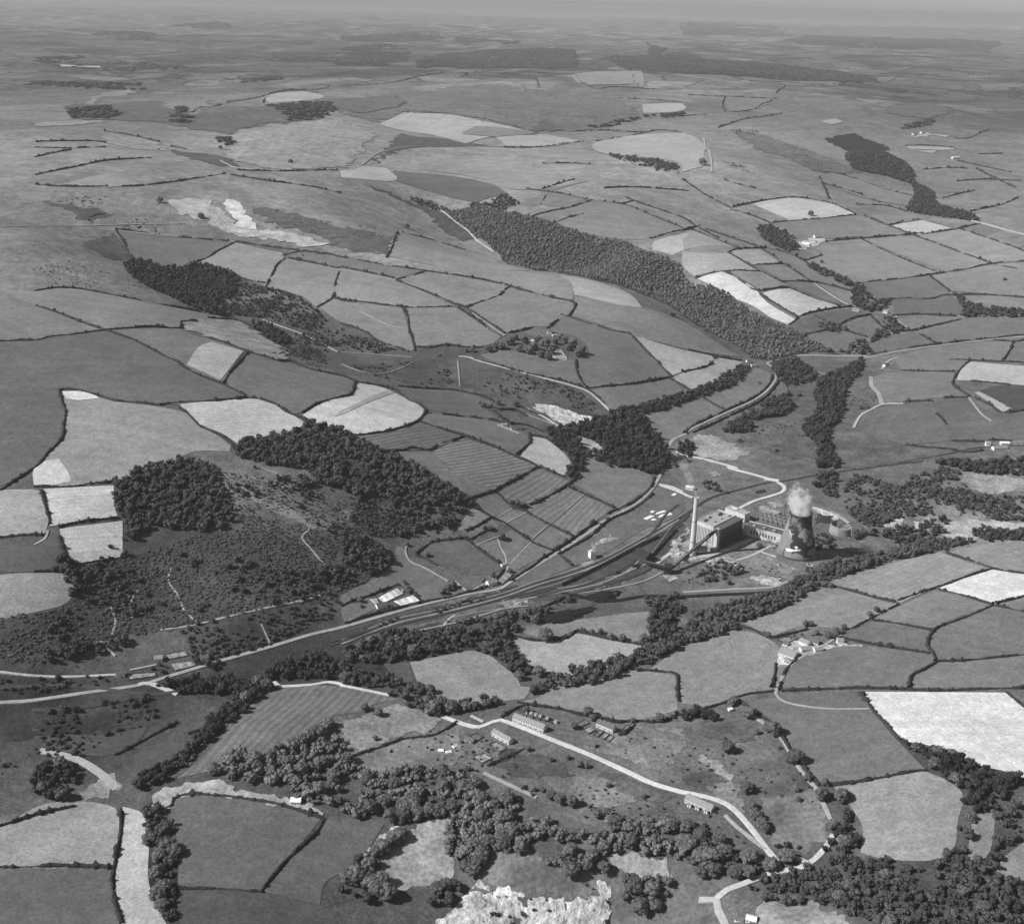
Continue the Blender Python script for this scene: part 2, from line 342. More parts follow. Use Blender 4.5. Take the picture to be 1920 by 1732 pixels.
def field(spec, name='field', mat='field'):
    spec = spec.strip()
    if not spec: return
    rows = None
    if '/' in spec: spec, rows = spec.split('/')
    tone_, rest = spec.split(' ', 1)
    if tone_[0] == '*': mat = 'rough'; tone_ = tone_[1:]
    if tone_[0] == '^': mat = 'rock'; tone_ = tone_[1:]; name = 'bare_ground'
    pts = G(rest); LAYER[0] += 1
    r = float(np.mean([math.hypot(p[0], p[1]) for p in pts]))
    c_ = np.mean([p[:2] for p in pts], 0)[None]; over = sum(bool(inside(c_, q_)[0]) for q_ in OUT); OUT.append([tuple(p[:2]) for p in pts])
    lift = (.35 + .5 * max(0, r - 1500) / 1500) * (1 + (LAYER[0] % 7) * .06 + 1.1 * over)
    ex_ = np.ptp(np.array([q_[:2] for q_ in pts]), axis=0); rag = 0 if mat == 'field' else min(max(r * .005, 5), 60, .13 * float(min(ex_)) + 1)
    o, r = drape(name, pts, M[mat], lift, rag if tone_ != '182' else 4.0, 2.6 if tone_ == '182' else 0)
    ang = 0; st = 0
    if rows:
        tk = rows.split(); st = float(tk[-1]); a, b = G(' '.join(tk[:-1])); ang = (math.atan2(b[1] - a[1], b[0] - a[0]) + PI / 2) % PI
    else:
        a, b = pts[0], pts[1]; ang = (math.atan2(b[1] - a[1], b[0] - a[0]) + PI / 2) % PI
    o.color = (albedo(float(tone_), r), ang / PI, st, 1)
FIELDS = """
^188 B2 1060,992 1150,985 1300,1020 1430,1065 1340,1098 1260,1116 1200,1070 1120,1030
*100 C1 1250,90 1400,120 1650,230 1860,300 C2 120,260 60,330 C1 1900,430 1700,370 1450,260 1280,200
*112 C1 1400,200 1650,300 1720,340 1800,420 1680,360 1500,280
*84 C1 900,560 1250,480 1500,560 1700,680 1500,760 1100,800 950,700
^150 P 600,790 700,800 760,830 700,860 640,840
^155 P 760,800 860,820 900,880 800,900 770,860
^140 P 1180,860 1280,870 1350,900 1290,910
^150 P 880,420 1000,470 940,480 870,450
^135 P 1130,350 1250,350 1270,390 1160,400
^135 C2 1340,600 1400,560 1440,600 1380,630
^128 C2 880,820 1000,790 1060,800 950,850
*88 A1 380,615 600,590 900,570 1060,640 1300,690 1300,760 1050,720 900,690 660,680 400,670
*90 A1 1100,640 1500,600 1850,660 1500,700 1300,760 1150,720
*112 A1 370,600 620,520 720,500 740,525 560,560
*108 A1 860,590 1170,560 1100,630 950,640
*124 A1 590,750 870,800 930,850 760,840 590,800
*120 A1 200,690 640,680 480,700 200,715
*82 A1 950,840 1250,880 1330,940 1200,930 1000,870
*86 A1 1400,1160 1750,1230 1900,1280 1920,1340 1700,1300 1480,1230
*84 A1 1750,1290 1920,1280 A2 200,1320 B2 270,50 260,150 0,110 B1 1800,50
*78 A1 220,1130 560,1180 640,1200 500,1250 350,1180
*80 B1 480,80 650,20 740,150 700,180 560,150
*96 A2 100,560 560,500 900,480 1500,560 1640,640 1300,740 1050,740 800,680 600,640 350,630 200,690 0,640
*86 A2 1050,740 1150,680 1260,740
*90 A2 0,560 300,540 330,600 120,640 0,620
*90 A3 1180,600 1400,580 1500,640 1350,670 1150,640
*94 A3 300,750 450,760 700,850 1000,960 900,980 700,950 450,850
^175 C3 490,1140 530,1110 640,1150 700,1130 620,1165 520,1160
^165 C3 560,1060 640,1020 760,1050 860,1050 900,1030 1040,1060 850,1072 740,1100 640,1100
^150 A3 1300,765 1370,745 1400,765 1310,780
^165 B3 640,100 700,60 780,50 790,80 720,110 650,120
*76 D2 1000,400 1200,420 1300,520 1000,520 850,460
*106 D2 1300,520 1500,540 1700,640 1500,700 1300,640
*84 D2 1450,480 1700,560 1900,640 1750,660 1550,600
*104 D2 1300,300 1700,250 1900,240 D3 50,350 D2 1800,480 1500,400
*84 D3 100,200 300,180 420,300 300,350 120,300
*82 D3 0,520 160,480 280,560 250,600 100,600
*104 D3 150,570 300,560 330,650 350,740 200,650
*60 D1 100,180 600,160 850,120 860,160 700,230 300,300 0,320 0,200
*64 C1 1150,1240 1560,1120 1900,1060 1920,1140 1560,1250 1300,1340 1100,1340
*70 A2 590,1190 780,1160 900,1200 1080,1225 1280,1300 1500,1360 B2 1560,70 1720,140 1920,230 B3 0,290 280,400 500,530 610,570 700,620 850,700 660,705 460,740 400,720 300,650 170,590 0,490 B2 1920,480 1700,370 1400,280 1250,243 1100,236 880,140 720,0
*70 C1 690,560 900,500 1100,430 1300,400 1450,430 1600,480 1860,640 1920,600 C2 0,430 140,440 240,520 290,560 260,620 150,680 0,760 C1 1850,790 1500,840 1200,915 1000,950 700,1000 560,1040 300,1140 200,1150 60,1150 -60,1100 -60,900 190,880 400,830 430,700 430,600
*68 C2 -40,985 300,880 600,820 880,745 1000,700 1010,720 900,770 600,845 300,915 -40,1020
*86 C2 -40,1075 300,960 600,890 900,815 1100,760 1250,730 1260,760 1050,800 850,850 600,920 300,990 -40,1110
*74 C2 1000,745 1300,640 1500,560 1920,325 1920,480 1700,640 1500,720 1250,790 1050,800
172 C1 245,172 450,160 640,150 650,290 665,332 450,360 280,380 255,260 / C1 250,200 640,170 .05
172 C1 335,397 520,370 690,350 690,552 560,570 440,590 380,540 345,440 / C1 340,420 690,400 .05
132 C1 -60,180 190,175 235,182 270,370 250,430 -60,440
84 C1 -60,480 190,490 270,440 330,430 380,560 300,630 190,635 -60,640
130 C1 -60,660 190,642 400,650 430,740 380,810 190,865 -60,920
120 B1 345,910 500,935 650,970 900,1000 1060,1040 1130,1110 1240,1170 1300,1220 1290,1250 1100,1250 960,1310 C1 740,95 650,130 240,160 190,150 B1 200,1340 350,1170 370,1040
168 C1 190,62 230,20 330,0 380,70 405,130 240,158 190,150
165 B1 1010,985 1390,955 1450,955 1540,985 1720,1090 1640,1145 1390,1185 1350,1215 1250,1150 1110,1090 / B1 1010,985 1390,955 .06
190 B1 350,915 440,912 540,940 560,952 440,965 370,955
88 B1 0,630 200,625 380,600 600,572 700,610 850,680 1020,770 1130,830 1260,880 1390,945 1100,975 920,990 700,965 560,935 450,905 345,900 240,905 0,905
100 B1 620,572 850,560 1010,560 1110,600 1200,620 1380,685 1260,865 1020,770 860,670 740,610
152 B1 1140,650 1190,635 1370,690 1290,790 1240,850 1050,765 / B1 1140,650 1370,690 .1
97 B1 1410,695 1560,740 1750,790 1920,830 B2 80,850 60,930 B1 1910,945 1800,970 1700,1030 1640,1040 1540,980 1390,940 1270,870 1320,790
102 B1 0,340 200,430 580,565 380,600 200,620 0,630
108 B1 0,340 200,350 340,330 700,385 950,435 1180,480 1280,500 1110,520 1020,530 1000,555 850,550 600,565 400,490 200,430
*122 B1 1170,500 1350,515 1430,570 1560,650 1640,740 1540,735 1400,680 1200,615 1130,590 1030,560 1030,530 1110,518
85 B1 0,905 240,905 330,905 355,960 365,1040 350,1170 200,1340 100,1400 0,1450
172 B2 85,855 230,890 340,940 430,985 470,1020 455,1050 400,1095 280,1130 120,1155 50,1150 B1 1900,1125 1830,1110 1700,1045 1800,985 1910,945 B2 60,925
140 B2 0,1020 60,995 200,930 260,905 300,922 130,985 0,1045 B1 1880,1055
95 B1 650,0 1020,45 1330,75 1230,120 1090,195 940,225 850,190 750,170 710,90
118 B1 1330,75 1600,135 1580,150 1610,165 1560,200 1500,320 1380,285 1230,215 1090,190
112 B1 1620,165 1920,225 1880,300 1875,385 1780,440 1700,380 1500,330 1560,210
112 B2 0,235 300,290 640,435 560,440 330,438 0,400 B1 1880,385 1885,310 1910,235
100 B1 1630,155 1720,135 1800,150 B2 0,160 250,205 470,235 310,280 0,225
113 B2 320,285 480,240 660,265 850,300 940,320 890,370 700,435 520,355
104 B2 0,405 340,440 380,560 410,680 380,690 230,650 150,580 60,545 0,525 B1 1800,440 1880,390
105 B2 350,445 640,440 700,475 900,605 860,640 720,665 590,650 420,660 380,550
106 B2 710,440 890,370 950,330 1050,355 1300,415 1310,450 1280,485 1200,520 1170,550 1070,550 930,585 720,450 / B2 760,450 1100,380 .13
116 B2 270,155 330,0 500,50 700,120 850,170 1050,235 860,232 520,205
115 B2 530,207 860,232 1050,237 1200,247 1290,300 1305,400 1150,375 950,320 700,265 480,235
110 B2 1310,375 1580,430 1700,445 1920,520 B3 330,720 170,700 30,680 B2 1920,670 1640,600 1580,580 1300,490 1320,430
148 B2 1180,250 1390,285 1550,330 1640,380 1690,440 1580,430 1310,370 1290,310
98 B2 1240,485 1410,535 1630,595 1700,660 1790,740 1860,830 1600,870 1400,890 1350,860 1320,740 1390,700 1370,640 1280,590 1180,580 1230,510
150 B2 1650,600 1920,680 B3 30,685 160,712 175,725 150,770 0,800 B2 1860,825 1780,740
145 B3 185,725 335,745 330,775 300,800 150,870 50,900 0,870 B2 1850,840 1920,810 B3 150,772
98 B2 780,710 880,685 1000,690 1100,720 1310,740 1330,830 1380,895 1200,845 980,790 850,745
100 B2 1390,905 1640,875 1830,845 1920,890 1920,930 1640,1000 1530,1030 1470,980
102 B3 120,940 300,860 380,780 440,790 500,810 480,880 400,950 240,1020
100 B3 0,990 100,955 240,1025 60,1110 0,1150 B2 1850,1230 1720,1130 1690,1050 1920,990
*140 B2 1280,1160 1400,1180 1560,1260 1530,1275 1350,1215
103 B2 1350,1255 1440,1260 1560,1310 1650,1350 C2 1740,90 1750,110 1740,150 1640,230 1560,280 1300,130 1360,60 1360,0
165 B2 1065,1165 1150,1180 1240,1250 1290,1310 1285,1350 C2 1280,50 1255,90 1240,95 1120,40 B2 1010,1275
100 B2 480,1040 650,1055 830,1080 950,1110 1050,1165 1050,1200 985,1270 850,1210 700,1150 440,1080 / B2 480,1040 950,1110 .05
92 B2 310,890 430,900 640,910 780,945 860,975 780,1000 840,1030 880,1065 650,1045 490,1015 400,950
92 B2 440,1085 600,1140 680,1165 640,1195 480,1235 310,1245 230,1245 90,1165 280,1140 / B2 180,1190 560,1130 .22
103 B2 680,1175 770,1200 980,1275 1110,1340 C2 1100,45 1000,95 860,180 700,110 560,60 B2 610,1330 500,1260 600,1210 / B2 620,1290 900,1240 .28
98 B2 320,1250 490,1250 620,1340 C2 740,110 860,185 720,235 600,170 470,80 400,40 350,0
104 C2 880,185 1110,55 1280,130 1250,150 1060,260 1000,275 950,265 / C2 900,200 1100,80 .18
102 C2 720,235 860,185 960,280 860,330
106 C2 870,335 960,285 1040,300 920,370
110 C2 740,275 840,330 700,400 640,410
100 C2 1050,265 1270,160 1360,205 1160,370 1050,305 / C2 1090,290 1250,190 .14
103 C2 1370,210 1540,285 1480,330 1310,435 1180,370 / C2 1230,380 1380,220 .14
98 C2 930,370 1040,305 1160,375 1070,465
100 C2 1080,465 1180,375 1300,440 1200,520
86 C2 500,480 570,460 700,455 740,490 880,590 930,610 860,640 700,660 610,620 540,600 450,540
96 C2 750,490 880,455 930,600
98 C2 890,450 960,400 1060,465 935,600
100 C2 1070,475 1190,520 980,630 930,610
95 C2 710,410 840,340 900,370 860,400 760,450
98 C2 0,770 160,690 290,560 310,490 350,500 370,560 450,600 610,680 590,730 560,780 460,800 330,700 0,830
98 C2 0,840 150,765 200,840 20,925 
92 C2 980,670 1200,545 1480,365 1700,225 1790,155 1920,200 1920,300 1700,400 1500,520 1200,650 1000,730
110 C2 1000,960 1140,920 1340,905 1600,870 1730,860 1730,1000 1640,1030 1480,1000 1310,970 1200,1010 1040,985
142 C2 970,1000 1090,1030 1210,1020 1320,985 1500,1020 1730,1060 1640,1120 1500,1170 1440,1210 1280,1220 1170,1240 1150,1180 1050,1160 990,1090
118 C2 385,1145 560,1110 750,1080 840,1110 900,1160 980,1220 1010,1280 1080,1290 D2 1030,85 900,100 650,130 540,100 440,40 C2 440,1300
116 C2 1160,1300 1240,1270 1600,1200 1650,1190 1880,1220 1890,1350 D2 1890,150 1640,205 1450,180 1250,140 1000,100 1100,80
76 C2 230,1150 380,1145 430,1290 330,1250
96 D1 1540,40 1700,15 1900,10 D2 60,20 330,90 200,110 100,160 0,170 D1 1880,180 1720,270 1480,400 1220,480 1000,530 1150,400 1320,200 / D1 1150,450 1500,100 .16
86 D1 960,690 990,640 1100,625 1400,650 1640,700 1810,755 1700,890 1470,1170 1300,1150 1000,1150 1000,920 980,790
*142 D1 830,650 940,590 1100,560 1230,545 1320,590 1500,620 1640,660 1820,720 1810,750 1640,700 1400,650 1100,622 990,638 950,690 940,730 870,690
76 D1 1000,1160 1300,1155 1470,1175 1820,1250 1900,1350 1900,1450 1060,1450 1000,1300
86 D1 1830,760 1920,790 D2 0,760 100,760 240,790 90,1000 0,1060 D1 1830,1120 1800,1240 1480,1170 1700,900
128 D1 0,810 240,680 430,660 600,680 650,700 660,900 640,1030 170,1030 0,1030
158 D1 690,690 790,720 830,800 840,1130 960,1400 690,1400 655,1180 650,1050 680,900
86 D1 0,1035 620,1035 640,1180 680,1400 0,1450
78 D1 750,400 880,340 1100,330 1050,410 900,480 770,530
74 D1 180,250 480,290 830,240 800,300 640,400 480,400 200,330
*120 D1 440,640 540,540 650,510 680,560 600,640
*130 D2 180,1090 250,960 360,850 520,760 610,780 600,900 640,1040 560,1140 230,1130
^178 D2 90,1010 240,830 330,790 330,830 150,1000
*100 D2 780,1070 820,990 1110,960 1140,1080 1400,1090 1430,1170 1300,1210 1100,1180 900,1140 760,1120
^182 D2 540,1350 620,1270 720,1160 780,1100 850,1175 930,1140 1080,1190 1250,1210 1440,1200 1450,1100 1520,1140 1510,1250 1460,1450 540,1450
*130 D2 1500,960 1700,960 1830,1000 1850,1080 1620,1080 1560,1040
*112 D2 340,120 560,200 500,260 330,290 160,380 0,440 0,220 100,190 250,130
*104 D2 160,390 340,310 420,290 620,260 700,400 560,470 240,500 30,480
92 D3 550,60 1000,45 1050,130 880,140 600,105
94 D3 330,110 530,65 600,110 880,143 1050,140 1220,330 1370,485 830,570 780,560 620,400 560,290 520,240
198 D3 1020,45 1820,50 1920,130 1990,200 1990,560 1840,500 1640,450 1400,350 1230,320 1060,130
118 D3 850,580 1370,495 1460,530 1570,610 1550,760 1500,960 1430,990 1100,980 1000,950 1010,800 950,700
*95 D3 430,640 760,590 790,700 830,850 760,900 690,960 500,900 490,780
108 D3 1650,740 1760,700 1740,900 1700,980 1600,990 1620,830
112 D3 1760,1060 1920,890 1990,850 1990,1150 1780,1090
*118 D3 430,1220 640,1240 740,1220 820,1280 1000,1400 420,1400
*130 D3 60,390 110,400 240,470 300,550 250,540 150,470
112 C2 1740,1180 1920,1060 C3 130,1020 290,960 420,985 540,1060 525,1160 500,1300 300,1340 D3 130,135 0,110 D2 1900,60 C2 1890,1230
114 C3 330,920 560,850 740,740 850,720 1200,820 1050,905 920,960 870,960 700,940 500,1000
126 C3 830,690 1100,610 1240,570 1450,525 1700,615 1420,725 1220,810 1180,800 880,720 / C3 900,700 1100,620 .05
116 C3 1480,530 1700,480 1880,540 1990,570 1990,650 1740,615
200 C3 1420,725 1740,625 1920,650 1990,660 1990,765 1920,780 1760,815 1600,770
105 C3 1050,905 1420,740 1740,825 1480,920 1400,965 1250,930
105 C3 1780,820 1920,785 1990,780 1990,880
97 C3 1760,825 1920,860 1990,880 1990,1100 1920,1100 1430,1140 1400,1090 1370,1050 1410,970 1500,920
96 C3 900,1000 1050,915 1400,970 1365,1050 1390,1090 1100,1050
99 C3 560,1290 640,1130 770,1090 850,1060 1100,1060 1380,1100 1420,1140 1280,1240 1270,1290 900,1290
104 C3 1430,1150 1920,1105 1990,1100 1990,1290 1290,1290 1300,1230
104 C3 540,1160 600,1160 540,1300 510,1300
*128 C3 1560,75 1920,110 1990,110 1990,190 1920,180 1720,210 1600,170
*165 C3 1130,370 1230,330 1240,400 1160,420
*165 C3 1290,370 1400,320 1360,410
*160 C3 1480,370 1920,360 1990,360 1900,400 1780,430 1600,460 1440,430
*92 C3 900,500 1050,430 1250,500 1150,540 960,560
178 B3 80,280 220,240 420,350 440,380 640,510 590,535 520,510 390,430 270,380
168 B3 450,360 600,335 880,435 650,490 540,430
118 B3 250,240 440,240 600,325 440,345
142 B3 290,120 430,112 550,190 400,200 270,145
138 B3 0,120 130,130 250,130 420,235 210,235 60,265 0,200
132 B3 0,40 60,10 300,100 130,95 0,120
112 B3 0,128 130,92 300,102 250,135 130,135
150 B2 1760,70 1920,30 B3 60,10 0,60 B2 1920,120 1860,150 1750,120
108 B3 430,110 570,195 720,290 880,330 950,340 940,320 690,180 600,140
112 B3 410,200 560,200 710,290 560,290
105 B3 610,300 740,305 900,430 620,320
115 B3 760,305 960,355 950,430
113 B3 800,75 1010,60 1450,240 1200,280 1000,300 960,300 890,270 690,180 780,140
116 B3 1020,60 1290,35 1730,190 1500,245
121 B3 1300,35 1440,20 1560,0 1920,130 1920,180 1740,195
98 B3 1010,310 1200,285 1380,265 1500,350 1440,390 1200,395 1060,390
113 B3 1400,260 1510,245 1750,200 1920,190 1990,190 1990,385 1520,350
92 B3 1170,400 1460,395 1510,370 1580,450 1560,480 1200,475
110 B3 1590,385 1920,395 1990,395 1990,460 1700,440
95 B3 1600,500 1990,500 1990,600 1450,640 1340,585
92 B3 1060,640 1300,580 1440,645 1130,710 1060,700
95 B3 690,600 830,570 930,580 1030,620 930,690 780,680
88 B3 600,540 740,490 850,560 680,600
90 B3 750,480 940,450 1040,480 880,540
96 B3 930,550 1060,490 1140,560 1060,610
100 B3 1200,495 1540,505 1250,570
101 B3 1180,720 1440,665 1760,630 1860,635 1800,740 1620,740 1540,800 1230,790
94 B3 1870,640 1990,640 1990,750 1830,745
154 B3 1560,800 1610,745 1920,770 1990,775 1990,885 1640,855 1540,850
74 B3 1660,910 1760,885 1920,880 1990,880 1990,1010 1850,1020
150 B3 1640,920 1670,915 1850,1010 1800,1030
101 B3 1080,830 1230,800 1530,805 1530,880 1610,940 1280,965 1130,980 1080,880
90 B3 990,1090 1060,1015 1250,985 1400,980 1500,1090 1500,1190 1250,1215 1000,1130
87 B3 1390,970 1620,950 1700,1040 1990,1030 1990,1180 1520,1190
*86 B3 400,1090 580,1040 610,900 660,870 740,900 750,1000 680,1120 740,1240 730,1320 300,1200
*90 B3 690,730 1000,720 800,830
*86 B3 800,1140 1000,1140 1250,1220 1500,1250 1400,1290 1000,1340 870,1340
*132 B3 0,1200 140,1150 380,1250 300,1300 150,1290 20,1265
172 A3 390,1150 500,1125 640,1115 860,1150 980,1210 800,1230 600,1240
158 A3 1170,1270 1350,1240 1510,1285 1320,1325
110 A3 500,1255 970,1215 1120,1260 1260,1320 850,1345 700,1340 
110 A3 1030,1210 1300,1210 1500,1275 1350,1235 1160,1265
*64 A3 820,790 940,750 1140,830 1150,860 1290,960 1290,1040 1130,980 960,960 930,850
110 A3 770,1010 870,980 1010,1020 1300,1100 1260,1160 1000,1110
133 A3 780,690 860,670 900,690 840,705
145 A3 1250,825 1540,830 1520,845 1280,840
145 A3 1370,755 1500,765 1480,775
145 A3 1290,850 1430,850 1410,865
142 A2 1440,800 1680,760 1920,750 A3 80,780 120,880 130,930 0,970 A2 1900,920 1500,870
142 A2 210,700 350,635 600,645 830,690 1110,755 860,770 700,810 620,790 500,760 330,735
108 A2 680,755 750,715 870,720 1100,755 860,775
142 A2 860,770 1150,760 1360,795 1150,825 930,825
*82 A2 330,750 560,780 850,825 540,830 380,835 150,930 250,850
90 A2 290,960 600,990 850,1040 930,1090 760,1140 500,1080 300,1020
152 A2 0,960 120,935 260,950 290,1020 100,1010 0,1000
122 A2 450,920 700,895 1000,900 1250,1010 1300,1010 1120,1070 1000,1070 700,990 450,950
*76 A2 90,1030 300,1110 480,1200 650,1340 700,1350 780,1350 620,1220 420,1150 250,1080
*148 A1 920,1150 1000,1120 1190,1125 1290,1220 1350,1290 1640,1330 1600,1350 1350,1330 1190,1270 1040,1210
*148 A1 1350,1290 1640,1320 B1 1850,90 1740,105 1600,70 1350,30 1250,5 A1 1250,1280
*185 A1 1240,1130 1320,1125 1380,1190 1450,1290 1380,1300 1300,1210
138 A1 1490,560 1540,530 1700,515 1820,540 1700,570 1520,585
152 A1 330,365 570,375 560,385 350,378
*125 A1 1280,830 1480,720 1700,690 1920,680 A2 100,720 200,760 100,860 A1 1800,950 1550,955 1300,900
146 A2 1690,590 1920,585 1920,625 1700,640
118 A2 1300,435 1500,400 1560,480 1380,485
120 A1 350,1040 600,980 800,1040 600,1055
104 A3 240,545 500,560 440,605 260,630
104 A2 1400,1020 1100,1075 1380,1120 1280,1170 1000,1150
108 A2 1430,1130 1570,1150 1920,1280 1900,1310 1700,1350 1300,1290 1100,1215 1300,1160
^150 P 1000,962 1100,955 1250,975 1240,1025 1120,1030 1010,990
^170 P 1530,400 1680,460 1700,500 1650,520 1620,480 1520,430
*66 P 1520,455 1690,475 1620,525 1520,530
^135 P 1700,560 1800,540 1830,600 1790,660 1740,620
*112 P 560,790 1000,650 1180,700 1210,790 1300,860 1400,900 1300,940 900,900 700,850 500,850
^140 P 340,740 480,560 520,590 440,640 400,760 360,830
^150 P 260,950 360,950 410,980 340,1000
^135 C2 1400,500 1500,430 1560,440 1420,510
^135 C2 1400,730 1460,700 1490,715 1430,740
^125 P 620,90 720,100 740,140 660,150
"""
for ln in FIELDS.split('\n'): field(ln)
# the patchwork goes on past both edges of the frame
RF = random.Random(5)
for cols in ([1995, 2100, 2210, 2330], [-75, -190, -310, -420]):
    ys = [330, 385, 450, 530, 620, 730, 860, 1000, 1160, 1340, 1540]
    P_ = [[(x + RF.uniform(-18, 18) * (x not in (1995, -75)), y + RF.uniform(-14, 14)) for x in cols] for y in ys]
    for j in range(len(ys) - 1):
        for i in range(3):
            if RF.random() < .12: continue
            q = [P_[j][i], P_[j][i + 1], P_[j + 1][i + 1], P_[j + 1][i]]; c = (sum(a for a, b in q) / 4, sum(b for a, b in q) / 4)
            q = [(c[0] + (a - c[0]) * .965, c[1] + (b - c[1]) * .965) for a, b in q]
            field('%d N %s' % (RF.choice([88, 96, 100, 104, 112, 118, 150]), ' '.join('%.1f,%.1f' % p for p in q)))

# ------------------------------------------------------------------ roads, tracks and paths
def path_pts(P, step):
    P = [np.array(p[:2]) for p in P]; out = []
    for k in range(len(P) - 1):
        a = P[max(k - 1, 0)]; b = P[k]; c = P[k + 1]; d = P[min(k + 2, len(P) - 1)]
        m = max(1, int(np.linalg.norm(c - b) / step))
        for q in range(m):
            t = q / m; out.append(.5 * ((2 * b) + (c - a) * t + (2 * a - 5 * b + 4 * c - d) * t * t + (3 * b - a - 3 * c + d) * t ** 3))
    out.append(P[-1]); return np.array(out)
def ribbon(name, C, wd, mat, lift=.6, off=0.0, jit=0.0, parent=None, prof=None):
    D = np.gradient(C, axis=0); D /= np.maximum(np.linalg.norm(D, axis=1)[:, None], 1e-6); Nn = np.stack([-D[:, 1], D[:, 0]], 1)
    cols = prof or [(-1, -1.2), (-.92, 0), (0, .1), (.92, 0), (1, -1.2)]
    V = []
    wv = wd / 2 * (1 + jit * (RNG.random(len(C)) - .5))
    zc = H(C[:, 0] + Nn[:, 0] * off, C[:, 1] + Nn[:, 1] * off)
    for u, z in cols:
        X = C + Nn * (off + u * wv[:, None]); zz = H(X[:, 0], X[:, 1]); V.append(np.column_stack([X, zz * .6 + zc * .4 + lift + z]))
    V = np.stack(V, 1).reshape(-1, 3); k = len(cols); Fc = []
    for i in range(len(C) - 1):
        for j in range(k - 1): Fc.append((i * k + j, (i + 1) * k + j, (i + 1) * k + j + 1, i * k + j + 1))
    o = mk(name, V, Fc, mat, parent)
    if sum(p.normal.z for p in o.data.polygons) < 0: o.data.flip_normals()
    return o
def road(spec):
    name, wd, tone_, rest = spec.split(' ', 3); P = G(rest); r = float(np.mean([math.hypot(p[0], p[1]) for p in P]))
    C = path_pts(P, max(6, r * .004)); wd = float(wd)
    LAYER[0] += 1
    o = ribbon(name, C, wd, M['road'], .75 + (LAYER[0] % 9) * .04 + max(0, r - 1500) / 2500, jit=.25 if wd < 5 else .1); tag(o, kind='structure'); o.color = (albedo(float(tone_), r), .3, 0, 1); return C
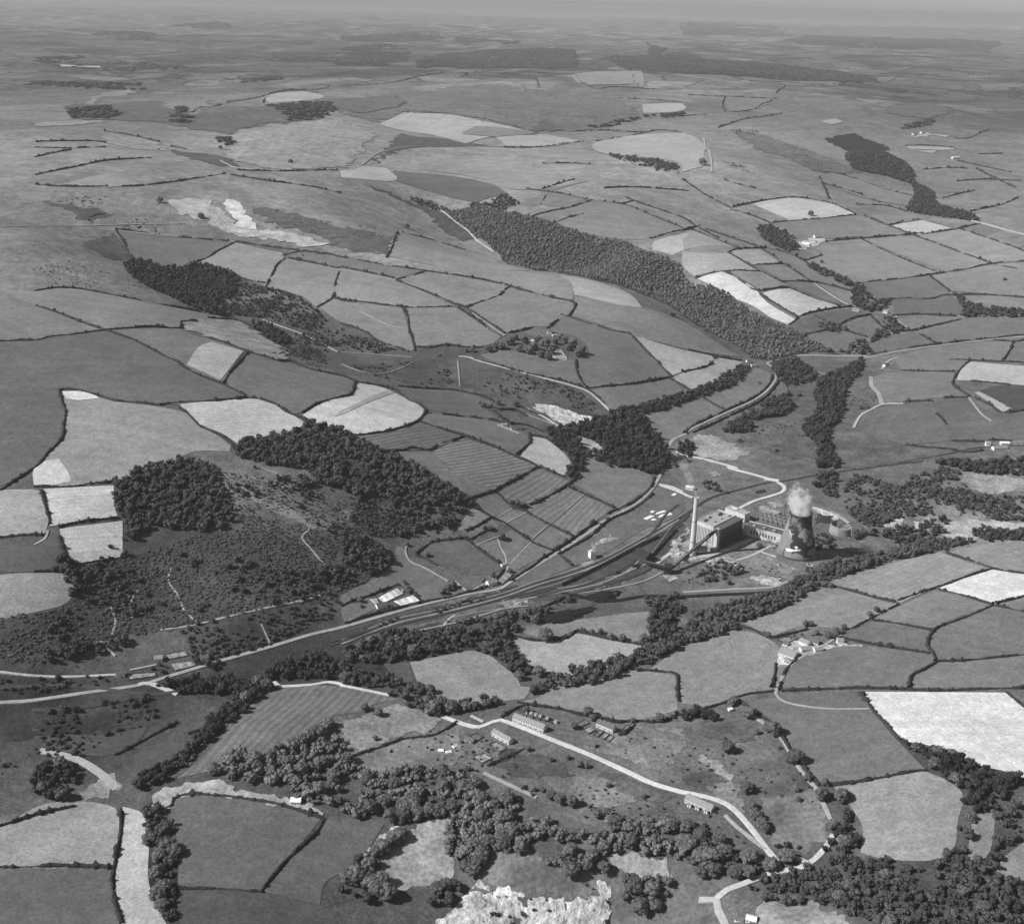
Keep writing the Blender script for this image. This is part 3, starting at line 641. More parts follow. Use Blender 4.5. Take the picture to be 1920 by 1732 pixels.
ROADS = """path 2 120 C2 0,1020 300,905 600,840 900,760 1100,690 1300,628 1500,548 1700,440 1920,315
path 2 112 C2 900,800 1100,735 1250,690 1500,570 1700,460 1900,360 P 500,420
path 2.5 118 C2 1150,735 1300,720 1450,680 1600,640 P 150,760
path 3 130 C2 1320,760 1500,735 1700,690 P 270,930
path 2 125 C2 600,900 800,860 1000,830
path 3 125 C2 0,1045 300,930 600,860 900,782 1100,712 1300,652 1500,576 1700,465 1900,345
path 3 125 C2 980,800 1200,760 1450,705 1650,620 1800,560
path 3 130 C2 300,1000 500,955 700,910 900,850 1050,830
road 5.5 140 D1 -300,130 D1 0,107 180,95 C1 500,1315 780,1275 950,1225 1200,1150 1500,1065 1750,990 1920,950 C2 300,865 500,812 700,767 880,735 960,690 1100,600 1250,510 1400,410 1500,340 1650,260 1740,180 1785,110 1810,50 B2 1830,1270 1860,1190 B3 10,1155 60,1118 250,1030 420,950 500,880 527,820 500,770 478,752 560,728 670,710 850,712 1000,712 1060,718 1200,690 1440,655 1700,625 1990,600
road 6 185 B2 1890,1250 B3 0,1272 120,1292 310,1345 C3 250,50 420,95 530,130 572,160 560,188 500,210 400,240 300,290
road 5.5 185 C2 1790,145 1860,160 1920,190 P 250,215 340,235 400,270 520,320
lane 5 185 C1 1540,1255 1570,1280 1750,1272 1850,1257 1920,1268 C2 0,1275 270,1330
lane 5.5 190 D2 560,180 700,230 780,243 850,215 900,205 1000,240 1150,300 1400,400 1600,490 1750,560 1920,610 D3 60,620 200,655 280,700 350,770 430,870 470,925 530,1000 540,1050
lane 3.5 165 D2 730,180 800,215
lane 3.5 150 D3 240,740 300,800 400,880 470,930
lane 6 170 D3 190,1210 250,1160 330,1130 440,1090 540,1055 650,1040 740,990 820,900 850,850
lane 4 160 D3 600,965 650,985 720,1010
lane 6 160 D3 190,1210 200,1270 240,1350 260,1420
lane 6 160 D3 90,1215 190,1212
lane 4 140 C3 525,1315 545,1260 600,1170 680,1110 780,1060 890,990 1050,910 1210,815 1420,725
track 3 150 D3 520,40 540,80 600,110 750,135 880,143 1050,140
lane 4 150 D3 400,180 550,300 600,380 660,480 750,590 790,670 835,770
lane 3.5 170 C1 0,1200 200,1222 400,1227 650,1215
lane 6 170 C1 780,1272 850,1265 1000,1325
path 2.5 145 C1 540,1035 610,1030 600,1060 650,1110
path 2.5 150 C1 730,1190 880,1160
path 2.5 140 C1 1650,310 1740,390 1700,440 1760,520 1865,640
path 2 130 C1 1470,50 1600,110 1550,170
path 3 110 C1 1250,80 1400,190 1600,310 1660,340 1800,320
path 2.5 150 C1 960,620 950,690 1000,770 1040,860 1110,920
path 2.5 145 C1 620,830 650,910 630,990
path 3.5 135 C1 900,965 1100,935 1300,885 1500,840 1700,800 1800,770
path 2 125 C1 1470,930 1520,1040
path 2 130 C1 740,900 740,800 780,740
path 3 150 C1 190,485 250,455 270,405
path 2 128 C2 1060,465 1230,320 1380,190
path 2.5 130 C2 930,610 1070,465
path 2 150 C2 880,440 895,500 920,540 930,600
path 2 130 C2 740,495 880,440
path 2 145 C2 870,335 960,285
path 2 145 C2 920,370 1050,300
path 2.5 145 C2 370,490 360,520 390,580 480,620 600,690
path 2.5 150 C2 140,430 190,470 240,520
path 2 150 C2 640,690 710,750
path 2.5 150 C2 720,750 830,690 920,640 940,600
track 5 125 B2 0,227 160,255 300,285 520,355 700,440 780,500 920,600
track 4 160 B2 660,715 720,720 760,735 960,790 1150,840 1300,880 1400,920 1520,1030
track 6 160 A2 560,1180 700,1290 760,1350 B2 860,130
path 3 120 B2 0,690 200,705 400,720
path 3 120 B2 0,760 180,815 400,750
path 2.5 130 B2 655,740 660,800 667,885
path 4 165 B2 1010,995 1130,1050 1250,1125
path 2.5 130 B2 1040,1040 1200,1100
path 2.5 170 B2 1230,680 1265,735 1180,740
path 4 165 B2 880,1100 950,1130 1000,1150
path 3 145 B1 1480,510 1700,590 1900,690
path 4 130 B2 100,460 220,520 300,550 400,555
road 11 160 A3 1620,1240 1750,1275 1990,1340
path 6 150 A3 120,780 150,850 165,970
path 5 150 B3 740,305 820,360 940,430
path 4 170 B3 1200,490 1215,520 1260,555
path 5 160 B3 1240,980 1130,985 1060,1015 1000,1050 960,1120
path 8 140 B3 1060,830 1065,880 1100,920 1120,985
path 5 150 B3 1120,790 1160,740 1210,725
path 4 140 B3 1610,950 1680,1040 1740,1080
path 5 130 A2 0,960 100,940 180,880 250,850 400,825 600,822 900,828
path 5 125 A2 900,920 1000,970 1100,1040
path 4 135 A1 1040,1260 560,1270 B1 0,-10
path 5 130 B1 560,0 1020,42 1340,72
path 6 150 A1 1240,905 1310,940 1450,960
access_road 8 165 P 430,845 560,812 700,785 850,725 1000,662
path 3 165 P 590,820 700,870
path 3 170 P 1080,765 1200,805
path 5 160 P 870,835 1000,795 1160,715
path 6 165 P 340,770 300,800 220,860
path 6 175 P 1500,400 1600,430 1690,470 1700,500
path 5 150 P 1680,450 1760,500 1800,530
river 7 45 C2 1240,755 1500,800 1700,775 C3 0,776 200,766 450,755 560,742
path 5 140 C3 0,752 300,735 500,725 600,690
path 3 150 C2 560,960 600,910 640,880
river_bank 9 150 D1 220,375 420,420 560,500 660,590
bare_path 4 145 D2 800,500 950,570 1100,640"""
for ln in ROADS.split('\n'): road(ln)

# railway: ballast beds, sleepers and rails
RAILS = """C2 -60,1030 300,920 600,850 900,770 1100,700 1300,640 1500,560 1700,450 1920,325 C3 150,225 300,180 480,135 560,128 800,85 1100,45 1350,15 B3 1200,1318 1500,1262 1700,1225 1990,1215
C2 -60,1050 300,940 600,868 900,790 1100,722 1300,665 1500,590 1700,480 1920,350 P 480,440
C2 900,792 1100,745 1240,712 1500,590 1700,475 P 290,470 400,380
C2 1000,790 1290,697 1540,570 1780,448 1920,370
C2 1100,780 1400,700 1580,620 P 90,790
C2 1200,790 1450,720 1700,640 P 200,840
C1 0,1290 400,1275 D1 870,60 1150,0 1320,-40
D1 180,150 500,130 870,60"""
RC = []
for ln in RAILS.split('\n'):
    C = path_pts(G(ln), 8); RC.append(C)
    b = ribbon('railway_bed', C, 5.5, M['road'], .9 + len(RC) * .05, prof=[(-1, -1.2), (-.75, 0), (.75, 0), (1, -1.2)]); tag(b, kind='structure'); b.color = (.075, .3, 0, 1)
    root = empty('railway_track', (0, 0, 0))
    tag(root, ['main line railway track curving past the power station, far side', 'main line railway track curving past the power station, near side', 'siding track under the first line of coal wagons', 'siding track under the second line of coal wagons',
               'siding track leading to the dark coal shed', 'lowest siding track below the coal shed', 'branch track in the dark lower left corner below the road', 'second branch track in the dark lower left corner'][len(RC) - 1], 'railway track')
    for off in (-.75, .75):
        ribbon('rail', C, .16, M['steel'], 1.25 + len(RC) * .05, off, parent=root, prof=[(-1, -.3), (-1, 0), (1, 0), (1, -.3)])
# ------------------------------------------------------------------ landmarks used when describing hedges and trees
MARKS = [(1493, 1020, 'the camouflaged cooling tower'), (1300, 1000, 'the tall chimney'), (1510, 1215, 'the farm hamlet below the cooling tower'), (990, 1358, 'the long white-fronted terrace'), (1140, 1365, 'the short terrace with garden plots'),
         (930, 1385, 'the middle terrace below the lane'), (1310, 1505, 'the terrace by the bend of the lane'), (1770, 1370, 'the palest big field on the right'), (1850, 1095, 'the white square field at the right edge'), (1690, 1530, 'the pale field amid woods lower right'),
         (690, 765, 'the pale round striped field'), (455, 790, 'the pale four-sided field above the wood'), (155, 945, 'the upper small pale field at the left'), (175, 1015, 'the lower small pale field at the left'), (405, 675, 'the patchy pale corner field'),
         (1020, 852, 'the pale teardrop field'), (1030, 640, 'the farmhouse hidden in trees'), (960, 800, 'the small farm on the slope'), (1050, 778, 'the bare pale quarry patch'), (870, 850, 'the ridged hay field'), (520, 470, 'the ruined hill farm'),
         (740, 1120, 'the cottage with pale garden plots'), (920, 1090, 'the roadside white cottage'), (990, 960, 'the small hedged fields by the road'), (1390, 555, 'the long pale strip field'), (1500, 565, 'the pale field beside the strip field'), (1400, 483, 'the small pale square field'),
         (1510, 450, 'the pale-roofed farm on the plateau'), (1490, 392, 'the pale hay field on the plateau'), (1720, 427, 'the pale diamond field'), (1605, 580, 'the hamlet in the valley wood'), (1860, 700, 'the pale field with the dark strip'), (1870, 835, 'the white farm by the railway'),
         (1440, 690, 'the railway bend'), (860, 1265, 'the rounded meadow above the terraces'), (1080, 1225, 'the pale riverside meadow'), (560, 1340, 'the ridged field by the white lane'), (450, 1580, 'the dark round-topped field'), (120, 1600, 'the pale fields in the lower left corner'),
         (1040, 370, 'the far small hedged fields'), (1230, 205, 'the far white strip field'), (470, 400, 'the bright stripes on the hill'), (200, 350, 'the far left moor'), (1750, 300, 'the far right farms'), (250, 700, 'the wide dark field at the left'), (150, 850, 'the big pale field above the hill wood'),
         (1290, 690, 'the two pale wedge fields'), (1180, 560, 'the pale wedge on the ridge'), (1600, 1100, 'the field beside the river trees'), (850, 620, 'the gently ridged field on the spur')]
def side(m, x, y):
    dx, dy = x - m[0], y - m[1]
    if abs(dx) > 1.3 * abs(dy): return 'right of' if dx > 0 else 'left of'
    if abs(dy) > 1.3 * abs(dx): return 'below' if dy > 0 else 'above'
    return ('below and ' if dy > 0 else 'above and ') + ('right of' if dx > 0 else 'left of')
ORD = ['nearest', 'second nearest', 'third nearest', 'fourth nearest', 'fifth nearest', 'sixth nearest', 'seventh nearest', 'eighth nearest', 'ninth nearest', 'tenth nearest', 'eleventh nearest', 'twelfth nearest'] + [w + ' nearest' for w in 'thirteenth fourteenth fifteenth sixteenth seventeenth eighteenth nineteenth twentieth twenty-first twenty-second twenty-third twenty-fourth'.split()]
def describe(items, noun, extra):
    """items: (object, x, y, look) -> a label that no other one has"""
    by = {}
    for it in items:
        m = min(range(len(MARKS)), key=lambda k: (MARKS[k][0] - it[1]) ** 2 + (2 * (MARKS[k][1] - it[2])) ** 2); by.setdefault(m, []).append(it)
    for m, L in by.items():
        L.sort(key=lambda it: math.hypot(it[1] - MARKS[m][0], it[2] - MARKS[m][1])); cnt = {}
        for o, x, y, look in L:
            k = (side(MARKS[m], x, y)); n = cnt.get(k, 0); cnt[k] = n + 1
            lab = '%s %s %s %s' % (look, noun, k, MARKS[m][2])
            o['label'] = lab + ((', ' + ORD[min(n, 23)]) if sum(side(MARKS[m], a, b) == k for _, a, b, _ in L) > 1 else '')

# ------------------------------------------------------------------ hedges
HEDGES = """C1 190,160 400,158 520,140 650,130
C1 235,185 260,270 280,370
C1 330,385 450,358 560,345 670,335
C1 330,440 350,500 375,555
C1 430,600 560,575 690,552
C1 0,445 150,430 250,430
C1 190,640 300,632
B1 345,905 370,900 500,920 560,935 640,962 700,968 800,978 900,990
B1 330,905 350,960 368,1030 360,1110 345,1180 270,1260 200,1340 C1 0,180
B1 0,632 200,625 265,610 400,595 500,580 600,567 700,558 850,550 1000,557 1022,540 1020,522 1060,518 1110,515
B1 200,430 330,475 460,525 590,568
B1 600,570 700,605 770,630 860,680 1000,750 1030,775 1130,825 1260,875 1380,935
B1 1180,615 1290,650 1390,690 1480,715
B1 1400,690 1340,755 1300,800 1260,870
B1 910,990 1000,975 1200,965 1330,955 1390,945
B1 1390,945 1450,955 1540,980 1620,1030 1700,1065 1730,1090
B1 1700,1035 1790,980 1850,960 1920,945 B2 60,925 80,860
B1 1010,1005 1080,1060 1130,1110 1240,1160 1310,1215
B1 200,350 340,330 500,345 700,385 850,415 950,432 1100,460 1200,485
B1 1170,500 1300,508 1350,518 1430,560
B1 1480,715 1560,740 1640,745 1750,790 1920,825 B2 90,860 230,885 300,905
B2 300,905 380,960 440,985 475,1020 450,1060 400,1095 280,1130 120,1155 30,1155
B2 320,882 400,890 540,900 640,908 780,935 860,970
B1 650,0 700,80 750,170
B1 1330,73 1240,115 1160,165 1090,190
B1 1600,165 1560,200 1530,260 1495,325
B1 650,0 1020,45 1330,73 1600,110 1800,135
B1 1110,195 1230,225 1380,285 1490,305
B1 1500,335 1600,355 1690,385
B1 1600,150 1660,130 1720,122
B1 1910,235 1885,310 1875,385 1780,440
B1 1875,388 1920,395 B2 0,398 120,412 330,437 500,440 640,435
B1 1700,150 1800,140 1860,142 B2 0,158 120,180 260,205 470,235 660,262 850,297 940,318
B1 1620,165 1740,185 1900,220 B2 0,215 150,245 300,275
B2 310,282 390,265 480,237
B2 310,290 460,345 560,385 640,420 700,440
B2 710,437 800,405 890,372 920,340 950,322
B2 700,440 780,495 860,545 920,585
B2 660,445 760,510 840,570 900,600
B2 350,445 375,500 380,560 405,630 415,685
B2 950,322 1050,350 1180,385 1300,412 1315,440 1280,488
B2 1235,480 1330,510 1410,535
B2 1440,545 1520,570 1620,590 1650,620 1700,670 1770,740 1860,830
B2 940,585 1010,570 1075,553
B2 1160,560 1190,530 1220,510
B2 1320,735 1325,800 1350,855 1385,893
B2 1385,893 1500,885 1640,872 1750,850 1860,828
B2 1850,840 1920,880 B3 50,915 120,950 250,1022
B2 420,662 500,667 590,650 700,665 800,665
B2 0,530 80,555 150,585 200,625 290,660 380,690
B2 750,730 880,765 1000,800 1140,832 1290,865 1400,910 1480,980
B2 320,20 290,90 255,160
B2 340,20 500,60 700,120
B3 10,1150 60,1105 240,1020 420,935 490,870 505,820
B3 60,1145 260,1050 430,970 520,885 545,820 510,765
B3 30,680 170,710 330,740
B3 0,805 140,770 185,725
B2 570,1040 640,1048 690,1055
B2 730,1055 790,1065
B2 830,1070 900,1085 940,1108
B2 450,1085 600,1135 700,1165 850,1220 970,1275 1060,1310 1110,1345
B2 230,1250 340,1245 400,1230 500,1240 560,1205 630,1190 690,1165
B2 985,1270 1030,1230 1060,1195 1060,1160
B2 1060,1155 1150,1175 1240,1240
B2 1010,1000 1080,1030 1150,1050
B2 880,1015 980,1020 1040,1050
B2 940,1090 1050,1105 1140,1140
B2 860,1020 900,1060 960,1100
C2 720,232 860,185 900,160 1000,110 1100,50
C2 1120,42 1200,80 1260,105
C2 1060,262 1160,215 1270,150 1320,110
C2 880,190 940,250 1040,300 1170,370 1300,437
C2 1270,155 1370,200 1480,250 1550,285
C2 740,265 840,328 930,370 1060,460 1190,520
C2 700,408 780,370 840,330
C2 730,455 800,415 860,395
C2 500,470 620,455 700,450 750,490 830,545 890,590
C2 540,600 470,560 420,540 480,490 550,455
C2 1200,520 1330,430 1460,335 1550,285 1650,240 1730,175 1765,110
C2 1220,540 1400,440 1500,350 1640,285 1750,200
C2 950,690 1100,590 1190,525
C2 600,790 700,755 830,715 920,625
C2 20,930 200,870 450,810 620,780
C2 1230,545 1300,605
C2 0,830 80,795 160,770 320,710 
C2 350,690 420,770 460,805
C2 1090,860 1170,820 1300,765
C2 950,990 1090,1020 1220,1020 1290,1000 1330,970 1450,1000 1700,1050
C2 1660,1190 1780,1195 1880,1215 1890,1290 D2 1895,100
C3 840,715 980,750 1100,785 1195,805
C3 1210,820 1050,905 900,985
C3 1210,800 1320,760 1430,725
C3 1430,725 1580,670 1740,618
C3 1440,735 1600,775 1740,825
C3 1480,530 1600,570 1740,615 1850,640 1990,655
C3 1750,825 1600,890 1480,930 1410,970 1380,1040 1410,1100 1420,1140
C3 1760,815 1920,775 1990,755
C3 1760,828 1920,862 1990,885
C3 1060,908 1200,925 1400,965
C3 900,1010 1100,1050 1240,1070 1390,1095
C3 1420,1142 1600,1135 1920,1103 1990,1098
C3 1420,1150 1350,1190 1290,1225 1275,1290
C3 320,945 400,965 480,1005 520,1005 620,980 700,960
C3 520,1155 515,1220 500,1290
C3 640,1130 590,1180 560,1240 545,1305
C3 290,1345 380,1320 510,1308
C3 550,1305 700,1300 1000,1290 1300,1300 1500,1302 1920,1290 1990,1292
D3 120,140 220,110 300,85
D3 990,50 1040,110 1080,160 1150,230 1220,320 1280,370
D3 1820,48 1920,130 1990,190
D3 830,570 980,550 1150,520 1370,487
D3 320,100 440,180 520,230
D3 770,570 700,490 620,390 560,300
D2 990,105 1100,125 1240,145 1330,170 1450,190 1550,215 1640,208 1800,215 1890,175
D2 540,100 640,130 740,140 900,100
D2 330,310 420,300 520,290 600,250 650,215
D2 0,450 60,410 160,375
D2 160,375 240,350 340,310
D2 820,460 920,420 1030,365
D2 1560,290 1600,270 1655,230
D2 1050,120 1000,130 900,190
D1 960,690 990,640 1100,622 1250,632 1400,650 1530,670 1640,700 1810,755
D1 1815,760 1780,830 1700,910 1580,1030 1470,1170
D1 680,700 680,820 670,900 640,1040 635,1150 680,1350
D1 0,1035 300,1025 620,1030
D1 1010,1150 1200,1150 1470,1170
D1 0,800 200,740 420,690
D1 650,400 750,350 900,270 1000,220
D1 1060,280 1180,240 1330,190
B3 70,278 150,250 220,238 350,235 440,240
B3 240,240 340,300 430,345 600,328
B3 250,130 320,170 420,225 500,270 560,295
B3 430,360 540,430 650,495
B3 600,330 740,390 890,435
B3 640,500 720,470 890,440 950,435
B3 255,132 300,115 430,108 470,100
B3 440,110 560,185 640,240 720,295
B3 400,202 480,200 560,192
B3 560,295 650,290 750,300 850,320 950,350
B3 470,105 580,130 680,180 780,240 900,290 950,310
B3 0,10 60,5 180,55 320,110
B3 130,0 280,50 420,95
B3 800,72 930,58 1100,45 1280,30 1430,15 1560,0
B3 1010,60 1200,150 1400,230 1450,240
B3 1300,35 1480,100 1730,190 1880,225
B3 1560,0 1740,60 1920,125 1990,150
B3 980,305 1100,290 1200,282 1400,255 1500,240 1740,195 1920,180 1990,175
B3 1390,262 1450,310 1500,350
B3 1130,398 1250,390 1400,392 1460,375 1560,370 1700,370 1920,385 1990,388
B3 1180,485 1350,480 1540,490
B3 1200,575 1300,570 1400,545 1560,510 1620,490
B3 1330,585 1380,620 1440,650
B3 1060,705 1200,680 1440,645 1700,618 1990,590
B3 1060,640 1110,605 1150,580
B3 680,595 780,575 860,555
B3 880,540 960,500 1060,480
B3 930,575 1030,605
B3 1060,490 1120,550
B3 740,485 800,515
B3 600,540 650,500
B3 1750,625 1860,632 1920,625
B3 1860,635 1840,680 1800,735
B3 1440,730 1620,738 1800,745 1990,755
B3 1230,795 1320,800 1530,800
B3 1615,742 1560,790 1530,840 1525,880 1610,940
B3 1620,855 1750,865 1840,878
B3 1640,945 1730,990 1800,1030 1990,1010
B3 1250,970 1400,965
B3 1470,950 1600,945
B3 1430,1040 1490,1100
B3 1250,1215 1400,1230 1500,1235
B3 1510,1190 1690,1195
B3 1510,1240 1600,1255 1690,1245
B3 1720,1185 1850,1190
B3 780,150 730,165 690,178
A3 500,1255 640,1240 800,1230 970,1210
A3 270,1170 370,1145 500,1125 640,1112 820,1140 970,1205
A3 270,1180 380,1210 490,1255
A3 0,1010 60,1050 150,1110 270,1170
A3 230,1010 320,1040 410,1060
A3 770,1000 800,1060 825,1120
A3 870,980 1010,1020 1150,1070 1300,1105
A3 780,1030 950,1080 1110,1140
A3 980,1150 1150,1160 1260,1190
A3 1170,1270 1250,1245 1330,1235
A3 1310,1325 1480,1300 1670,1260
A3 1020,1215 1160,1270 1310,1325
A3 860,1345 1020,1335 1300,1320
A3 1600,1195 1780,1155 1890,1110
A3 1460,1115 1560,1090 1640,1075
A3 1350,955 1500,945 1600,950
A3 1540,1020 1700,1010 1900,1018
A3 1540,905 1700,940 1850,970
A3 1650,950 1750,1000 1870,1055
A3 1520,780 1620,775 1720,735
A3 1660,870 1800,865
A3 1250,820 1400,820 1530,835
A3 30,535 250,545 500,555 540,550
A3 240,545 225,590 240,630
A3 290,630 420,605 500,565
A3 200,720 300,685 420,660 560,640
A3 530,525 580,478
A3 0,655 130,645 
A3 1600,415 1750,420 1900,430
A2 1130,920 1300,920 1400,925
A2 1110,1070 1220,1035 1310,1010
A2 1040,1065 1200,1085 1400,1125 1580,1150 1750,1215 1920,1285
A2 1080,1215 1180,1190 1300,1165 1400,1130
A2 1200,1255 1280,1225 1360,1205
A2 1120,1150 1150,1100
A2 1600,1110 1700,1150 1920,1225 A3 60,1265 200,1340
A2 1570,1150 1640,1130
A2 1480,1060 1650,1055 1820,1065 A3 30,1075
A2 1740,1345 1880,1305 A3 20,1290 100,1270
A2 1430,795 1600,770 1780,735 1920,750
A2 1320,740 1480,735 1650,745 1780,735
A2 340,635 560,640 760,665 900,695 1110,750
A2 900,830 1100,830 1360,795
A2 1320,425 1390,485 1560,490 1700,500 1920,505
A2 1560,555 1700,560 1920,580
A2 1640,425 1670,475
A2 1085,440 1110,490
A2 500,400 800,380 1100,385 1400,395 1900,410 A3 300,440 600,465 900,475 1080,470 1200,440
A2 0,480 200,475 400,440 560,410 760,405
A1 200,1040 350,1050 600,1050 800,1045 1000,1020 1270,978
A1 1300,985 1450,1010 1600,1030 1800,1060 1920,1090
A1 200,800 400,795 520,795 600,805
A1 200,830 400,835 600,830
A1 590,740 750,765 900,800
A1 960,825 1050,840
A1 740,825 900,845
A1 200,885 400,845
A1 200,985 400,945 600,905 850,890
A1 1340,960 1600,965 1900,960
A1 1480,580 1520,530 1600,515 1700,512 1820,530
A1 1270,580 1450,550 1600,510 1850,490
A1 1080,635 1180,605 1250,590
A1 500,1245 530,1215 590,1205
A1 940,640 1050,655
D2 1150,-60 1250,-40""".split('\n')
def hedge(spec, w0=3.1, h0=2.3):
    P = G(spec); C = path_pts(P, 1.0); r = float(np.hypot(C[:, 0], C[:, 1]).mean()); st = max(2.2, r * .0012); C = path_pts(P, st)
    k = max(1.0, (r / 1500) ** .38); w0 = w0 * k; h0 = h0 * min(k, 1.6); n = len(C)
    D = np.gradient(C, axis=0); D /= np.maximum(np.linalg.norm(D, axis=1)[:, None], 1e-6); Nn = np.stack([-D[:, 1], D[:, 0]], 1)
    seed = RNG.random() * 1000
    big = .7 + .75 * vnoise(np.arange(n) * st / 14 + seed, np.full(n, seed), 5)
    gap = vnoise(np.arange(n) * st / 22 + seed, np.full(n, seed + 9), 6) < (.13 if r < 2500 else .28)
    big = np.where(gap, big * .35, big) * np.where(RNG.random(n) < .1, 1.8, 1.0)
    prof = [(-1, 0), (-.85, .6), (-.3, 1), (.35, .95), (.9, .55), (1, 0)]
    wob = (vnoise(np.arange(n) * st / 25 + seed, np.full(n, seed + 4), 7) - .5) * w0 * .6
    V = []
    for u, z in prof:
        jj = .72 + .56 * RNG.random(n); X = C + Nn * ((u * w0 / 2 * big * jj) + wob)[:, None] + D * ((RNG.random(n) - .5) * st * .7)[:, None]
        V.append(np.column_stack([X, H(X[:, 0], X[:, 1]) + (z * h0 * big * (.65 + .7 * RNG.random(n)) if z > 0 else -.3)]))
    V = np.stack(V, 1).reshape(-1, 3); F_ = []
    for i in range(n - 1):
        for j in range(5):
            a = i * 6 + j; F_ += [(a, a + 1, a + 7), (a, a + 7, a + 6)] if (i + j) % 2 else [(a, a + 1, a + 6), (a + 1, a + 7, a + 6)]
    F_ = np.array(F_)
    # loose sprays and low bushes standing out of it
    m = int(n * 3); i = RNG.integers(0, n, m); c = V.reshape(n, 6, 3)[i, RNG.integers(1, 5, m)]
    e = RNG.normal(0, 1, (m, 3, 3)) * np.array([.55, .55, .5]) * k; Q = (c[:, None] + e); b0 = len(V)
    F2 = np.arange(m * 3).reshape(-1, 3) + b0
    o = mk('hedge', np.vstack([V, Q.reshape(-1, 3)]), np.vstack([F_, F2]), M['hedge'], tone=np.full(len(V) + m * 3, .036))
    return o, C
items = []
for s in HEDGES:
    q = px(s)
    if len(q) < 2: continue
    o, C = hedge(s); L = math.hypot(q[0][0] - q[-1][0], q[0][1] - q[-1][1]); sl = abs(q[0][1] - q[-1][1]) / max(abs(q[0][0] - q[-1][0]), 1)
    look = ('short' if L < 45 else 'long' if L > 160 else 'dark') + (' upright' if sl > 1.4 else ' level' if sl < .18 else ' slanting')
    m = q[len(q) // 2]; items.append((o, m[0], m[1], look)); tag(o, cat='hedge', group='hedges between the fields')
describe(items, 'hedge', '')

# ------------------------------------------------------------------ trees
def ico(sub):
    bm = bmesh.new(); bmesh.ops.create_icosphere(bm, subdivisions=sub, radius=1); V = np.array([v.co for v in bm.verts]); Fc = np.array([[v.index for v in f.verts] for f in bm.faces]); bm.free(); return V, Fc
I1, I2 = ico(1), ico(2)
def blob(base, c, rad, jit, rng):
    V, Fc = base; d = 1 + jit * rng.standard_normal(len(V)); return V * d[:, None] * np.array(rad) + np.array(c), Fc
def crown(nb, cards, base, seed, csize=.1, spread=.62, lo=.32):
    """unit crown: radius about 1, foot at z=0, top near 2; lumps at different heights and loose leaf sprays"""
    rng = np.random.default_rng(seed); Vs, Fs, Ts, k = [], [], [], 0; cs = []
    for i in range(nb):
        a = i * 2.4 + rng.random(); q = math.sqrt((i + .5) / nb) * spread; z = 1.42 - .75 * q * q + rng.uniform(-.3, .16)
        rad = rng.uniform(.3, .5) * (1.15 if nb < 6 else .74) * (1 - .2 * q); cs.append((q * math.cos(a), q * math.sin(a), z, rad))
    if nb >= 6:
        for i in range(nb // 2):
            a = i * 2.1 + rng.random(); q = spread * rng.uniform(.85, 1.1); cs.append((q * math.cos(a), q * math.sin(a), rng.uniform(.5, .9), rng.uniform(.2, .34)))
    else: cs.append((0, 0, .8, .6))
    for x, y, z, rad in cs:
        V, Fc = blob(base, (x, y, z), (rad, rad, rad * rng.uniform(.75, .95)), .13 if nb > 6 else .19, rng); Vs.append(V); Fs.append(Fc + k); k += len(V); Ts.append(np.full(len(V), rng.uniform(.8, 1.2)))
    for i in range(cards):
        x, y, z, rad = cs[rng.integers(len(cs))]; d = rng.standard_normal(3); d /= np.linalg.norm(d)
        if d[2] < -.4: d[2] *= -1
        c = np.array([x, y, z]) + d * rad * rng.uniform(.92, 1.2); e = rng.standard_normal((3, 3)) * csize * rng.uniform(.5, 1.2)
        Vs.append(c + e); Fs.append(np.array([[k, k + 1, k + 2]])); k += 3; Ts.append(np.full(3, rng.uniform(.6, 2.1)))  # wide random tones put leaf highlights into the spray colour
    return np.vstack(Vs), np.vstack(Fs), np.concatenate(Ts)
HI = [crown(26, 1500, I2, s, .06) for s in range(6)]
MID = [crown(4, 40, I1, 20 + s, .15) for s in range(5)]
LOW = [crown(2, 5, ico(1), 40 + s, .25) for s in range(5)]
def trunk_mesh(seed):
    rng = random.Random(seed); m = MB(); m.lathe([(.1, -.1), (.07, .3), (.055, .8)], 7)
    for k in range(5):
        a = k * 1.26 + rng.random(); q = rng.uniform(.35, .55); m.bar((0, 0, rng.uniform(.4, .75)), (q * math.cos(a), q * math.sin(a), rng.uniform(.9, 1.2)), .035)
    return m
TR = []
for s in range(6):
    V, Fc, t = HI[s]; me = mk('crown', V, Fc, M['leaf'], tone=t * .11).data; me2 = trunk_mesh(s).build('trunk', M['bark']).data; TR.append((me, me2))
for o in list(COL.objects):
    if o.name.split('.')[0] in ('crown', 'trunk') and o.parent is None: bpy.data.objects.remove(o)
PLANTS = []     # x, y, radius, height, tone, zone
